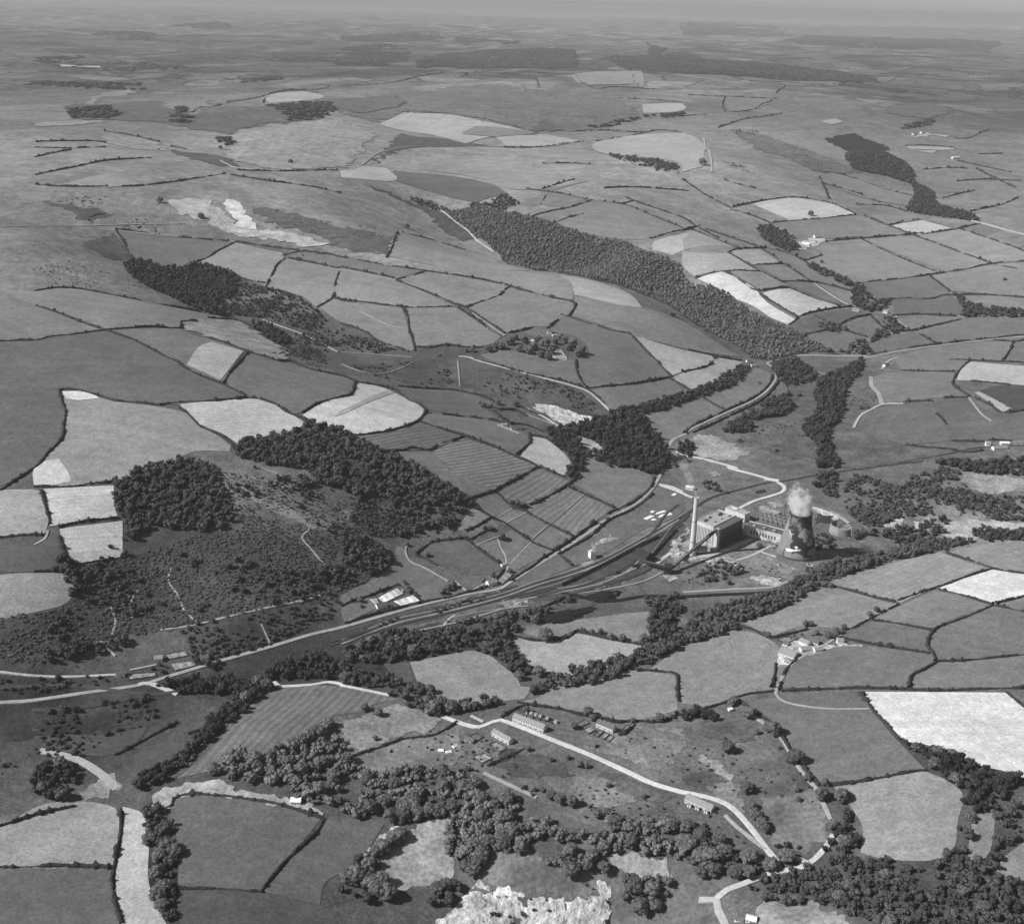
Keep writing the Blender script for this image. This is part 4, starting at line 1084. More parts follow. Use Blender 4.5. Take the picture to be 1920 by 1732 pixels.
def scatter(zone, spacing, rad, hgt, tone_, spec, keep=1.0, near=None):
    P = np.array([(p[0], p[1]) for p in G(spec)]); B = outline(P, 30.0); lo, hi = B.min(0), B.max(0)
    gx, gy = np.meshgrid(np.arange(lo[0], hi[0], spacing), np.arange(lo[1], hi[1], spacing)); Q = np.stack([gx.ravel(), gy.ravel()], 1)
    Q[:, 0] += np.where((np.round((Q[:, 1] - lo[1]) / spacing) % 2) == 1, spacing / 2, 0)
    Q += RNG.uniform(-.42, .42, Q.shape) * spacing; Q = Q[inside(Q, B)]
    if keep < 1:
        c = vnoise(Q[:, 0] / (spacing * 5), Q[:, 1] / (spacing * 5), 11) * .65 + RNG.random(len(Q)) * .35; Q = Q[c < np.quantile(c, keep)] if len(Q) else Q
    for x, y in Q:
        s = RNG.choice([RNG.uniform(.45, .8), RNG.uniform(.8, 1.15), RNG.uniform(1.1, 1.4)], p=[.35, .4, .25]); PLANTS.append((x, y, rad * s * (1.2 if zone == 'front' else 1.08), hgt * s * (1.1 if zone == 'front' else 1) * RNG.uniform(.88, 1.12), tone_ * RNG.uniform(.7, 1.3), zone))
ZONES = """
hill|8|3.8|6.5|.045|C1 690,420 860,385 1100,415 1300,380 1500,420 1700,560 1900,620 1860,760 1500,840 1100,900 700,900 450,1000 300,1050 250,950 450,800 470,620|.22
hill|8|4|7.5|.045|C1 1250,60 1500,30 1800,150 1920,200 C2 100,220 300,230 420,430 300,440 C1 1900,470 1700,380 1350,330|.16
corner|7|2.6|3.6|.045|D1 0,480 0,230 250,200 600,190 900,140 850,280 600,420 300,440|.3
front|8|2.6|3.4|.08|D2 240,500 450,440 900,520 1300,640 1500,740 1250,780 1000,680 750,560|.25
hill|7.5|4.6|10|.05|C1 650,130 740,95 850,50 1000,10 1150,20 1250,70 1220,150 1290,260 1320,350 1240,410 1100,415 860,385 720,480 700,640 690,350 660,300
hill|7.5|4.6|10|.05|B1 1300,1240 1390,1190 1640,1145 1720,1095 1830,1115 1920,1135 B2 90,1170 230,1250 430,1340 C2 560,140 700,225 735,260 700,340 640,400 420,430 380,330 250,220 100,240 0,170 C1 1800,150 1700,60 1500,30 1350,0|.9
hill|4.0|1.9|2.2|.075|C1 690,560 900,500 1100,430 1300,400 1450,430 1600,480 1860,640 1920,600 C2 0,430 140,440 240,520 290,560 260,620 150,680 0,760 C1 1850,790 1500,840 1200,915 1000,950 700,1000 560,1040 300,1140 200,1150 60,1150 -60,1100 -60,900 190,880 400,830 430,700 430,600|.86
hill|7.5|4.4|9|.045|C1 1700,640 1920,600 C2 0,430 140,440 240,520 290,560 260,620 150,680 0,750 C1 1850,780 1700,800|.8
hill|7|4|9|.045|C1 240,1100 400,1060 560,1040 700,1010 720,1060 600,1090 450,1130 260,1160
hill|7|4.6|9|.04|C1 310,560 380,550 440,600 430,700 480,760 400,830 380,700 310,630
scrub|3.8|1.5|1.4|.06|C1 1250,90 1500,60 1800,180 1920,250 C2 100,240 380,330 420,430 250,430 0,430 C1 1860,640 1600,480 1350,400 1320,260|.62
scrub|4.5|2.2|3|.055|C2 100,240 250,220 400,330 640,400 560,440 330,440 100,440 0,420|.75
scrub|6.5|2.8|4|.05|C1 1900,880 1700,960 1500,1060 1200,1130 1050,1100 1000,980 1100,940 1500,850 1900,780 C2 0,850 0,930|.66
scrub|6.5|2.8|4|.05|C1 0,1240 200,1240 600,1235 640,1260 300,1310 0,1330|.7
scrub|6|2.5|3.6|.045|C2 0,980 300,900 600,830 880,760 900,775 600,855 300,925 0,1010|.5
scrub|6|2.2|2.8|.06|C2 0,1060 300,990 550,960 800,900 1000,850 960,900 700,900 400,960 0,1090|.35
gorge|8|5|11|.04|B1 710,190 800,180 940,230 1100,200 1230,220 1340,280 1340,330 1260,400 1220,440 1300,490 1250,490 1130,460 1000,400 770,290
gorge|7.5|3.6|6|.05|B1 1340,290 1500,330 1700,400 1800,470 1840,520 1760,580 1500,500 1300,480 1220,420|.72
gorge|8|4.8|9|.045|B1 1420,530 1500,530 1640,640 1560,650 1450,570
gorge|7.5|3|4.5|.05|B1 1650,590 1920,560 B2 50,600 200,620 300,680 100,700 0,680 B1 1700,690|.7
gorge|8|2.4|3|.05|B2 700,760 900,800 1100,840 1300,900 1450,990 1400,1060 1150,970 980,950 850,930 700,900|.35
gorge|8|2.4|3|.05|B1 1480,690 1700,730 1900,780 B2 300,850 650,890 600,780 300,740 0,740 B1 1650,640|.3
bank|6.2|3.6|7.5|.13|A2 570,1180 620,1190 700,1180 780,1150 900,1190 1080,1220 1280,1290 1500,1350 B2 1560,60 1720,130 1920,220 B3 0,270 280,380 500,520 610,560 700,610 850,690 660,700 460,740 400,720 300,650 170,590 0,480 B2 1920,470 1700,365 1400,272 1250,238 1100,232 880,140 700,0 A2 800,1380
bank|10|5|8|.05|A2 720,1160 860,1120 940,1100 1010,1150 900,1190 780,1160|.8
grove|8|5|11|.038|B2 1540,1030 1640,1000 1690,1050 1730,1130 1840,1240 1820,1340 C2 1810,60 1750,95 1560,15 B2 1560,1290 1500,1260 1400,1180 1280,1150 1250,1120 1430,1070
grove|7.5|4.6|9|.038|B2 1150,1130 1250,1110 1350,1230 1370,1350 C2 1370,60 1310,120 1260,95 B2 1290,1300 1180,1190
grove|7.5|4.5|8|.04|B3 0,940 150,870 330,770 385,780 340,850 150,930 0,975 B2 1850,1010 1700,1045 1640,1000 1800,960 1920,930
grove|7.5|4.4|8|.04|B2 1370,1250 1450,1240 1560,1290 1650,1340 1500,1340 1400,1290|.8
grove|7.5|4.6|9|.04|B2 1880,1260 1960,1180 1990,1220 1920,1320 1860,1350|.8
valley|8|5|10|.045|B3 510,750 640,730 730,790 750,860 600,880 600,1040 400,1080 380,1150 220,1150 300,1080 500,960 560,900|.85
valley|8|5.2|10.5|.038|B3 940,770 1020,730 1010,780 920,900 890,1060 830,1130 840,1240 870,1340 760,1340 740,1200 670,1140 750,1030 750,880
valley|9|5|9|.045|B3 930,650 1000,620 1060,680 1050,710 920,705
valley|9|4.6|8|.045|B3 760,530 860,530 930,570 850,590 770,560
valley|9|5|9|.045|B3 1060,390 1170,400 1160,440 1060,470 980,440 960,310 1020,330 1040,370|.8
valley|9|5|9|.045|B3 1130,500 1210,500 1230,550 1300,560 1200,590 1050,640 1110,560|.8
valley|9|5|9|.045|B3 1510,370 1580,380 1600,420 1700,440 1990,460 1990,500 1620,495 1560,490 1580,450
valley|9|5|9|.05|B3 420,0 520,0 600,60 660,90 600,130 530,100 460,60
valley|9|5|9|.05|B3 600,130 700,180 860,250 960,300 940,330 800,270 680,200|.6
valley|11|6|10|.045|A3 1290,1020 1400,1080 1450,1160 1600,1200 1680,1250 1500,1230 1260,1190 1300,1100
valley|11|6|9|.045|A3 940,860 1150,860 1290,960 1300,1040 1130,990 960,960
valley|11|6|9|.05|A3 430,1270 500,1270 640,1340 560,1350 460,1310
valley|11|6|8|.05|A2 1500,870 1700,890 1880,930 1900,980 1750,960 1560,900|.6
valley|11|5|7|.05|A2 360,1105 490,1130 590,1180 560,1190 450,1160
station|8|4.8|9|.042|C3 720,0 870,0 880,60 830,60
station|8|4.8|9|.042|C3 760,90 850,80 860,170 740,170
station|6.5|3.4|5.5|.055|C3 780,200 900,230 950,330 1050,390 1130,380 1240,320 1350,330 1500,270 1600,350 1850,350 1990,350 1990,200 1740,210 1620,200 1550,80 1440,40 1400,80 1270,90 1240,160 1150,150 1050,100 950,100 900,180 790,170|.72
station|8|4.8|9|.038|C3 1400,20 1990,0 1990,110 1920,100 1560,70
station|8|4.4|8|.045|C3 950,400 1050,420 1240,380 1300,410 1440,330 1490,330 1480,440 1350,450 1250,500 1100,430 960,460|.85
station|8|4.4|8|.045|C3 1620,430 1700,380 1740,410 1920,400 1990,400 1990,470 1880,460 1700,470
station|7|3.4|5|.045|C3 0,650 60,640 130,600 240,580 330,600 360,640 200,690 60,700|.6
station|7|3.4|5|.045|C3 740,420 850,440 860,500 760,520|.8
station|7|3|4.5|.045|C3 100,130 200,140 250,200 130,170|.8
station|7|3|4.5|.05|C2 1700,770 1850,800 1840,850 1690,840|.6
river|7|4.4|8.5|.075|C3 0,1050 0,980 60,900 160,850 300,800 560,750 680,660 850,590 1000,570 1250,500 1480,450 1620,470 1450,520 1240,560 1000,630 830,690 700,760 550,850 330,920 280,970 130,1020
river|7.5|4.6|9|.065|C2 1990,980 1800,1040 1500,1140 1200,1220 1050,1330 1030,1340 1200,1300 1500,1250 1650,1180 1920,1060
river|7.5|4.6|9|.055|C2 1740,850 1840,800 1900,760 1900,900 1870,1000 1760,1050 1740,1000
river|8|4.8|9.5|.055|C2 0,1090 200,1000 300,950 380,1010 480,990 600,960 700,920 940,900 1000,940 960,1010 980,1080 1060,1180 1070,1220 1000,1230 900,1150 840,1100 700,1080 520,1110 370,1145 200,1150 0,1160|.9
river|8|4.8|9.5|.06|C2 0,1180 150,1200 250,1230 400,1300 D2 440,30 560,100 700,110 900,90 880,120 700,170 520,190 400,150 300,70 C2 100,1290 0,1260|.85
river|7|4|7|.05|C2 1000,880 1090,850 1300,770 1320,790 1200,840 1150,900 1100,930 1000,920|.8
corner|6.5|4.6|9|.042|C1 1350,1290 1560,1180 1750,1100 1900,1130 1920,1240 1560,1245 1480,1240|.95
corner|6.3|4.4|9|.04|D1 850,0 1300,-20 1500,0 1540,40 1400,150 1200,300 1050,460 900,560 780,600 760,540 1000,420 1200,200 1320,60 1000,60|.92
corner|6.5|3.6|5|.04|D1 180,170 500,190 700,180 830,150 860,60 500,110 180,150|.5
corner|8|4.6|9|.042|D1 200,480 350,420 450,560 350,650 200,640
corner|7.5|3.5|6|.04|C1 820,1170 940,1160 950,1200 850,1215|.8
corner|8|4.5|8|.045|C1 1050,1110 1200,1100 1250,1180 1180,1200 1060,1130|.8
front|8|4.6|8|.055|D1 820,700 900,700 980,790 1000,920 1000,1150 1000,1300 1060,1350 950,1350 840,1130 840,900
front|7.3|4.2|8|.12|D1 1180,490 1300,390 1480,420 1650,350 1920,300 D2 0,350 60,450 150,480 0,520 D1 1900,720 1820,710 1640,650 1500,600 1300,560|.88
front|7.3|4.3|8.5|.13|D2 0,520 250,510 450,480 720,500 750,600 850,680 1000,680 1150,700 1250,780 1250,850 1350,860 1480,830 1500,760 1640,780 1920,820 1920,980 1840,1000 1700,960 1500,950 1480,980 1350,900 1100,900 1060,950 960,960 800,970 780,1080 690,1080 600,960 610,830 540,750 400,800 240,780 0,740|.86
front|7.5|4.6|8.5|.1|D2 1130,980 1300,930 1500,1000 1540,1050 1400,1090 1180,1080
front|8|5.2|10|.1|D2 1550,1150 1650,1090 1850,1080 1920,1150 1840,1230 1740,1320 1560,1200
front|8|5|9|.055|D2 0,1080 100,1000 300,850 400,820 240,960 180,1090 300,1150 280,1230 120,1230 0,1200
front|9|5.5|9|.06|D2 520,1130 640,1100 720,1160 620,1270 500,1290
front|9|5.5|9|.06|D3 0,780 80,770 220,830 260,950 400,980 520,1010 500,1060 350,1090 200,1080 0,1090|.9
lane|7|4|7.5|.085|D3 330,1140 450,1100 620,1060 700,1040 780,1040 830,960 1000,960 1100,990 1400,1000 1500,970 1540,900 1560,760 1640,750 1600,990 1700,1000 1760,920 1750,700 1880,670 1900,820 1800,1000 1740,1080 1990,1160 1990,1420 1100,1420 1000,1350 800,1260 740,1220 550,1250 430,1210|.86
lane|8|4.6|8.5|.045|D3 1230,330 1330,350 1520,400 1640,470 1880,540 1870,600 1760,680 1650,740 1560,700 1570,600 1460,530 1370,440
lane|8.5|4.8|9|.05|D3 890,720 940,700 990,800 1000,950 780,960 860,850|.9
lane|8|4|6|.05|D3 470,900 600,900 700,940 640,960 540,950
lane|8|4.5|8|.045|D3 0,150 80,140 200,170 180,210 60,200 0,210
lane|7|3.5|6|.05|D2 1740,190 1900,170 1920,200 1760,215|.8
far|32|26|13|.05|A2 450,330 600,300 980,280 1300,285 1320,320 1250,380 950,385 600,380 430,385|.85
far|32|26|13|.05|A2 1500,320 1660,320 1720,240 1740,260 1720,320 1880,300 1920,300 A3 150,340 400,345 720,390 900,410 1060,440 1080,465 900,470 700,455 300,430 0,415 A2 1600,390|.9
far|40|30|14|.05|A3 0,130 100,125 280,130 350,150 500,140 600,200 400,210 200,200 0,200|.45
far|40|30|14|.045|A3 700,200 1000,210 1300,225 1780,240 1780,260 1400,275 1000,280 800,255|.7
far|30|22|12|.045|A1 1000,600 1060,640 1070,700 960,690|.6
far|24|18|10|.045|A1 400,620 600,600 660,650 600,670 420,665|.8
far|24|18|10|.045|A1 1500,600 1700,580 1850,580 1850,650 1700,680 1600,680|.85
far|18|12|8|.045|A1 1200,770 1290,780 1315,820 1270,830|.9
far|26|18|10|.045|A2 1340,720 1480,700 1640,660 1920,630 1920,650 1700,670 1450,720|.7
far|26|18|10|.045|A3 1320,690 1380,670 1400,700 1200,730|.8
far|45|26|12|.04|A1 200,460 500,470 800,480 830,510 500,500 200,480|.7
far|60|40|12|.04|A1 300,320 700,330 1100,380 900,400 500,390 200,350|.35
far|60|40|12|.04|A1 1200,430 1560,440 1560,470 1200,455|.6
far|60|40|12|.04|A2 0,200 500,190 580,220 300,240 0,230|.6
far|60|40|12|.04|A2 0,280 300,250 380,320 200,380 0,370|.55
far|60|40|12|.04|A1 1500,320 1900,320 1900,350 1500,345|.5
far|90|60|14|.04|A1 1050,130 1300,150 1280,170 1050,155|.7
far|90|60|14|.04|A1 600,170 900,200 850,240 600,220|.5
far|80|55|14|.04|A2 650,210 1000,230 980,250 650,235|.6
"""
for ln in ZONES.strip().split('\n'):
    f = ln.split('|'); scatter(f[0], float(f[1]), float(f[2]), float(f[3]), float(f[4]), f[5], float(f[6]) if len(f) > 6 else 1.0)
ONE = """C2|900,455,6|965,885,6|1020,900,5|1090,925,6|1150,1020,9|1110,1220,7|1000,1240,6|1410,985,3.5|1457,985,4|1515,1015,4.5|1580,1025,5|1700,1030,6|990,265,5|960,255,4|1030,270,4|830,400,4|800,395,3.5|850,665,4|800,695,3.5|950,640,3.5|600,740,5|570,760,5|630,725,5|370,490,3|480,550,4|105,805,3.5|110,835,2.5|370,735,3|380,755,3|1540,770,2.5
D2|520,170,9|620,160,8|700,150,6|560,130,7|930,660,7|1230,670,6|1300,685,6|1180,645,5|1440,750,5|1490,745,5|500,55,6|1500,580,3|1340,465,4|1380,470,3|1700,640,3|1270,420,3|1180,435,2.5|1050,375,3|1020,590,2.5|1080,600,2.5|1390,180,6|1310,250,4|1415,205,4|1040,160,4|1790,210,5|1640,215,3|480,120,6|190,315,3|210,180,5|130,150,5
D3|370,190,7|510,285,8|480,265,6|415,280,3.5|540,365,2.5|255,385,7|640,445,8|610,440,6|360,610,6|350,590,5|440,810,6|400,740,4.5|390,700,4.5|420,765,5|460,830,5|780,650,7|890,660,7|910,640,5|590,1000,7|570,990,6|700,545,4|640,605,3|650,660,3|845,810,5|290,110,5|270,125,4|800,570,4|1310,375,5|1430,405,6|1510,410,5
C3|1050,885,4|1090,860,4|800,720,5|780,715,4|830,725,4|860,985,5|820,1010,5|855,1010,5|905,960,4|480,1005,4|460,990,3|430,500,4.5|300,635,5|270,620,5|330,640,4|255,705,4|690,940,4|720,940,4|750,990,3.5|240,195,3|180,180,3|140,165,3.5
B2|830,690,8.1|735,690,5.4|900,675,8.1|950,650,9.5|1000,690,8.1|1080,680,9.5|1150,660,9.5|1120,720,8.1|1165,735,8.1|1255,640,8.1|1300,660,9.5|1345,700,9.5|1330,715,8.1|1280,680,8.1|870,670,8.1|1230,620,6.8|1030,640,8.1|975,620,6.8|1060,700,6.8|1180,700,8.1|1200,645,6.8|550,712,3|880,985,5|980,995,6|800,1000,5|840,1000,4|780,985,4|1850,485,5|1870,490,5|590,655,4|700,690,4
B3|430,870,3|780,190,5|650,940,5|445,1135,3|320,1195,4|520,1250,4|1810,290,5|1270,970,4|890,690,5|820,690,6|1000,1010,4|1040,1010,4
A1|1635,920,8|1240,840,7|1130,1230,8|900,1140,8
A2|400,1130,6|480,1150,6|370,1285,7|700,430,16
A3|110,930,14|720,1215,9
D1|1380,105,7|1500,30,7|1790,300,8|1700,340,7|1740,320,7|1830,270,6|1200,510,5|1850,240,6|1450,10,7"""
for ln in ONE.split('\n'):
    f = ln.split('|')
    for e in f[1:]:
        a, b, rr = e.split(','); g_ = G('%s %s,%s' % (f[0], a, b))[0]; rr = float(rr); PLANTS.append((g_[0], g_[1], rr, rr * 1.9, .06, 'single'))
PA = np.array([p[:5] for p in PLANTS]); PZ = np.array([p[5] for p in PLANTS]); PH = H(PA[:, 0], PA[:, 1])
def to_px(x, y, z):
    d = np.stack([x, y, z - CAMZ], -1); dz = d @ fw; return CX + F * (d @ rv) / dz, CY - F * (d @ uv) / dz
PX, PY = to_px(PA[:, 0], PA[:, 1], PH)
size = PA[:, 2] * PA[:, 3] / (PA[:, 0] ** 2 + PA[:, 1] ** 2 + 5e5); vis = (PX > 0) & (PX < 1920) & (PY > 0) & (PY < 1740)
cand = np.where(vis & (PZ != 'scrub'), size, 0); cand[(PZ == 'single') & vis] += 1
order = np.argsort(-cand)[:300]; own = np.zeros(len(PA), bool); own[order] = True
ZL = {'front': ('leafy tree in the dense belt of woodland above the pale rock face', 'trees in the front woodland belt'),
      'lane': ('leafy tree in the wood around the lane junction, lower right', 'trees by the lane junction'),
      'river': ('leafy tree in the winding riverside belt below the railway', 'trees of the riverside belt'),
      'corner': ('dark leafy tree in the lower left belt beside the ridged field', 'trees of the lower left belt'),
      'hill': ('dark tree of the wood covering the left hill', 'trees of the hill wood'), 'station': ('leafy tree in the wood beyond the cooling tower', 'trees beyond the cooling tower'),
      'valley': ('tree in the valley wood', 'trees of the valley wood'), 'grove': ('dark tree in the grove', 'trees of the grove'), 'gorge': ('dark tree in the gorge', 'trees of the gorge'), 'bank': ('tree on the wooded bank', 'trees of the bank')}
singles = []
MARKS += [(830, 1405, 'the three white tents'), (770, 1600, 'the rough pale meadow at the bottom'), (1000, 1690, 'the pale rock face'), (710, 1575, 'the pale stony strip'), (555, 1502, 'the bright white barn'), (640, 1480, 'the pale bank beside the barn'), (1475, 1640, 'the lane junction'),
          (1410, 1715, 'the bright-roofed house'), (1200, 1600, 'the pale glade'), (1000, 1625, 'the meadow above the rock face'), (480, 1450, 'the foot of the ridged field'), (900, 1510, 'the hillside below the terraces'), (1800, 1600, 'the narrow meadow at the right edge'), (300, 1620, 'the upright pale field strip'),
          (1500, 1580, 'the farm lane gap'), (650, 1390, 'the rough meadow left of the tents'), (1150, 1530, 'the middle of the front wood'), (850, 1560, 'the left half of the front wood'), (1330, 1600, 'the right half of the front wood'), (1650, 1700, 'the lower right corner wood')]
for i in order:
    x, y, rad, hg, tn = PA[i]; k = int(RNG.integers(6)); z0 = float(PH[i]); r = empty('broadleaf_tree', (x, y, z0), RNG.random() * 6.28); s = hg / 1.9
    a = bpy.data.objects.new('trunk', TR[k][1]); b = bpy.data.objects.new('crown', TR[k][0])
    for c in (a, b): COL.objects.link(c); c.parent = r; c.scale = (rad / .88, rad / .88, s)
    if PZ[i] == 'single': singles.append((r, PX[i], PY[i], 'small' if rad < 3.6 else 'big' if rad >= 6 else 'round')); tag(r, cat='tree', group='trees standing apart in fields and hedges')
    else: tag(r, ZL[PZ[i]][0], 'tree', ZL[PZ[i]][1]); singles.append((r, PX[i], PY[i], 'tall belt' if hg > 13.5 else 'low belt' if hg < 10 else 'belt'))
describe(singles, 'tree', '')
def merged(name, idx, label, cat):
    Vs, Fs, Ts, k = [], [], [], 0
    rr = np.hypot(PA[idx, 0], PA[idx, 1]); lib = np.where(rr < 2300, 0, 1)
    for L, protos in ((0, MID), (1, LOW)):
        for v in range(5):
            sel = idx[(lib == L)]; sel = sel[(sel * 7919 % 5) == v]
            if not len(sel): continue
            V, Fc, t = protos[v]; n = len(sel); a = RNG.random(n) * 6.283; c, s = np.cos(a), np.sin(a)
            X = (V[None, :, 0] * c[:, None] - V[None, :, 1] * s[:, None]) * PA[sel, 2:3] * 1.1 + PA[sel, 0:1]; Y = (V[None, :, 0] * s[:, None] + V[None, :, 1] * c[:, None]) * PA[sel, 2:3] * 1.1 + PA[sel, 1:2]
            Z = (V[None, :, 2] - .3) * (PA[sel, 3:4] / 1.6) + PH[sel][:, None]
            Vs.append(np.stack([X, Y, Z], -1).reshape(-1, 3)); Fs.append((Fc[None] + (np.arange(n) * len(V))[:, None, None] + k).reshape(-1, 3)); Ts.append((t[None] * PA[sel, 4:5]).ravel()); k += n * len(V)
    if not Vs: return
    o = mk(name, np.vstack(Vs), np.vstack(Fs), M['leaf'], tone=np.concatenate(Ts)); tag(o, label, cat, kind='stuff')
for z, nm, lb, ct in (('hill', 'woodland', 'dense dark wood covering the rounded hill on the left', 'wood'), ('scrub', 'scrub', 'low scrub and bracken on the slopes between the wood and the railway', 'scrub'),
                      ('gorge', 'woodland', 'narrow dark wood and gorse in the gorge, upper left', 'wood'), ('bank', 'woodland', 'long wooded bank running diagonally across the upper middle', 'wood'),
                      ('grove', 'woodland', 'dark grove in the side valley above the road', 'wood'), ('valley', 'woodland', 'tree belts along the upper right stream and lanes', 'wood'),
                      ('station', 'woodland', 'open wood and thickets right of the cooling tower', 'wood'), ('river', 'woodland', 'winding belt of riverside trees below the power station', 'wood'),
                      ('corner', 'woodland', 'shadowy trees around the branch railway in the lower left', 'wood'), ('front', 'woodland', 'broad belt of leafy woodland above the pale rock face', 'wood'),
                      ('lane', 'woodland', 'woodland around the lane junction in the lower right', 'wood'), ('far', 'woodland', 'dark wooded ridges and copses in the far distance', 'wood'), ('single', 'bushes', 'small distant bushes dotted over the fields', 'bushes')):
    merged(nm, np.where((PZ == z) & ~own)[0], lb, ct)
# bracken and gorse clumps over the rough ground
PL0 = len(PLANTS)
ROUGH = """5|1.1|1.0|.06|C2 0,990 300,885 600,825 900,750 900,770 600,850 300,920 0,1030|.4
8|2.6|3|.045|A3 600,830 750,900 860,960 800,980 680,930|.5
8|2.6|3|.045|A3 250,730 420,735 440,770 300,750|.6
8|2.4|3|.05|A3 230,910 300,920 380,970 300,950|.6
12|2.8|2.4|.05|A2 900,500 1500,580 1600,650 1250,740 1050,740 900,680|.15
12|2.8|2.4|.05|A1 1100,650 1500,610 1850,660 1500,720 1300,760|.3
7|1.5|1.3|.05|D1 0,520 0,200 500,180 850,150 700,320 400,420|.25
5|1.3|1.2|.05|D2 700,310 840,300 900,400 1000,390 820,460 730,420|.4
5|1.2|1.2|.05|D2 980,160 1230,200 1200,240 1140,230 980,180|.3
6|1.5|1.4|.05|C3 700,950 860,940 880,1000 700,1020 540,1010|.6
7|2.2|2.6|.05|D2 560,1340 720,1180 850,1180 1080,1200 1440,1210 1520,1140 1500,1350|.22
9|1.6|1.5|.05|D2 0,250 330,300 600,250 900,400 1050,380 1500,600 1900,640 1900,800 1500,740 1250,700 1000,670 750,500 300,500 0,500|.4
9|1.5|1.4|.05|D3 0,230 200,210 330,250 560,330 620,450 740,560 760,700 500,640 300,640 200,600 0,560|.35
9|1.5|1.4|.045|D2 1400,380 1900,200 D3 0,220 0,600 D2 1900,590 1700,520|.2
8|1.6|1.5|.045|B1 200,300 700,385 1100,440 1300,480 1200,430 900,330 700,270 500,200 300,170 200,200|.25
10|1.8|1.6|.045|B3 300,1200 740,1320 730,1240 680,1120 560,1060 400,1110|.3
10|1.8|1.6|.045|B3 870,900 1000,950 1080,900 1120,980 1000,1060 900,1000|.6
8|1.6|1.5|.05|C3 0,650 250,540 400,520 560,600 600,680 300,740 0,740|.3
8|1.6|1.5|.05|D3 200,700 450,900 470,950 260,950 220,820 0,760 0,700|.4
8|1.6|1.4|.05|D2 1000,1110 1400,1090 1430,1170 1300,1200|.2
8|1.6|1.6|.04|C1 200,1170 600,1080 700,1100 640,1180 300,1210|.3
9|1.6|1.5|.05|B1 1650,690 1920,740 B2 300,800 300,850 0,800 B1 1700,760|.3
12|3|2|.05|A1 500,1100 900,1150 900,1340 500,1250 250,1150|.25
12|3|2|.05|A1 1400,1150 1900,1250 1920,1350 1700,1330 1500,1250|.35
12|3|2|.05|A2 0,1250 250,1300 300,1345 0,1345|.35
14|3|2|.05|A2 0,640 330,600 300,700 100,680|.3"""
for ln in ROUGH.split('\n'):
    f = ln.split('|'); scatter('rough', float(f[0]), float(f[1]), float(f[2]), float(f[3]), f[4], float(f[5]))
PA = np.array([p[:5] for p in PLANTS]); PH = H(PA[:, 0], PA[:, 1]); merged('gorse', np.arange(PL0, len(PLANTS)), 'gorse and bracken clumps dotted over the rough pastures', 'gorse')
print('plants', len(PLANTS))
# ------------------------------------------------------------------ haze
hz = MB(); hz.box(-80000, 80000, -600, 112000, -80, 720); hm = bpy.data.materials.new('haze_air'); hm.use_nodes = True; t = hm.node_tree; t.nodes.clear()
o_ = t.nodes.new('ShaderNodeOutputMaterial'); v_ = t.nodes.new('ShaderNodeVolumePrincipled'); v_.inputs['Density'].default_value = SIGMA; v_.inputs['Color'].default_value = (.5, .5, .5, 1)
t.links.new(v_.outputs[0], o_.inputs['Volume']); tag(hz.build('haze', hm), kind='stuff', label='thin grey haze filling the air over the far hills', cat='haze')
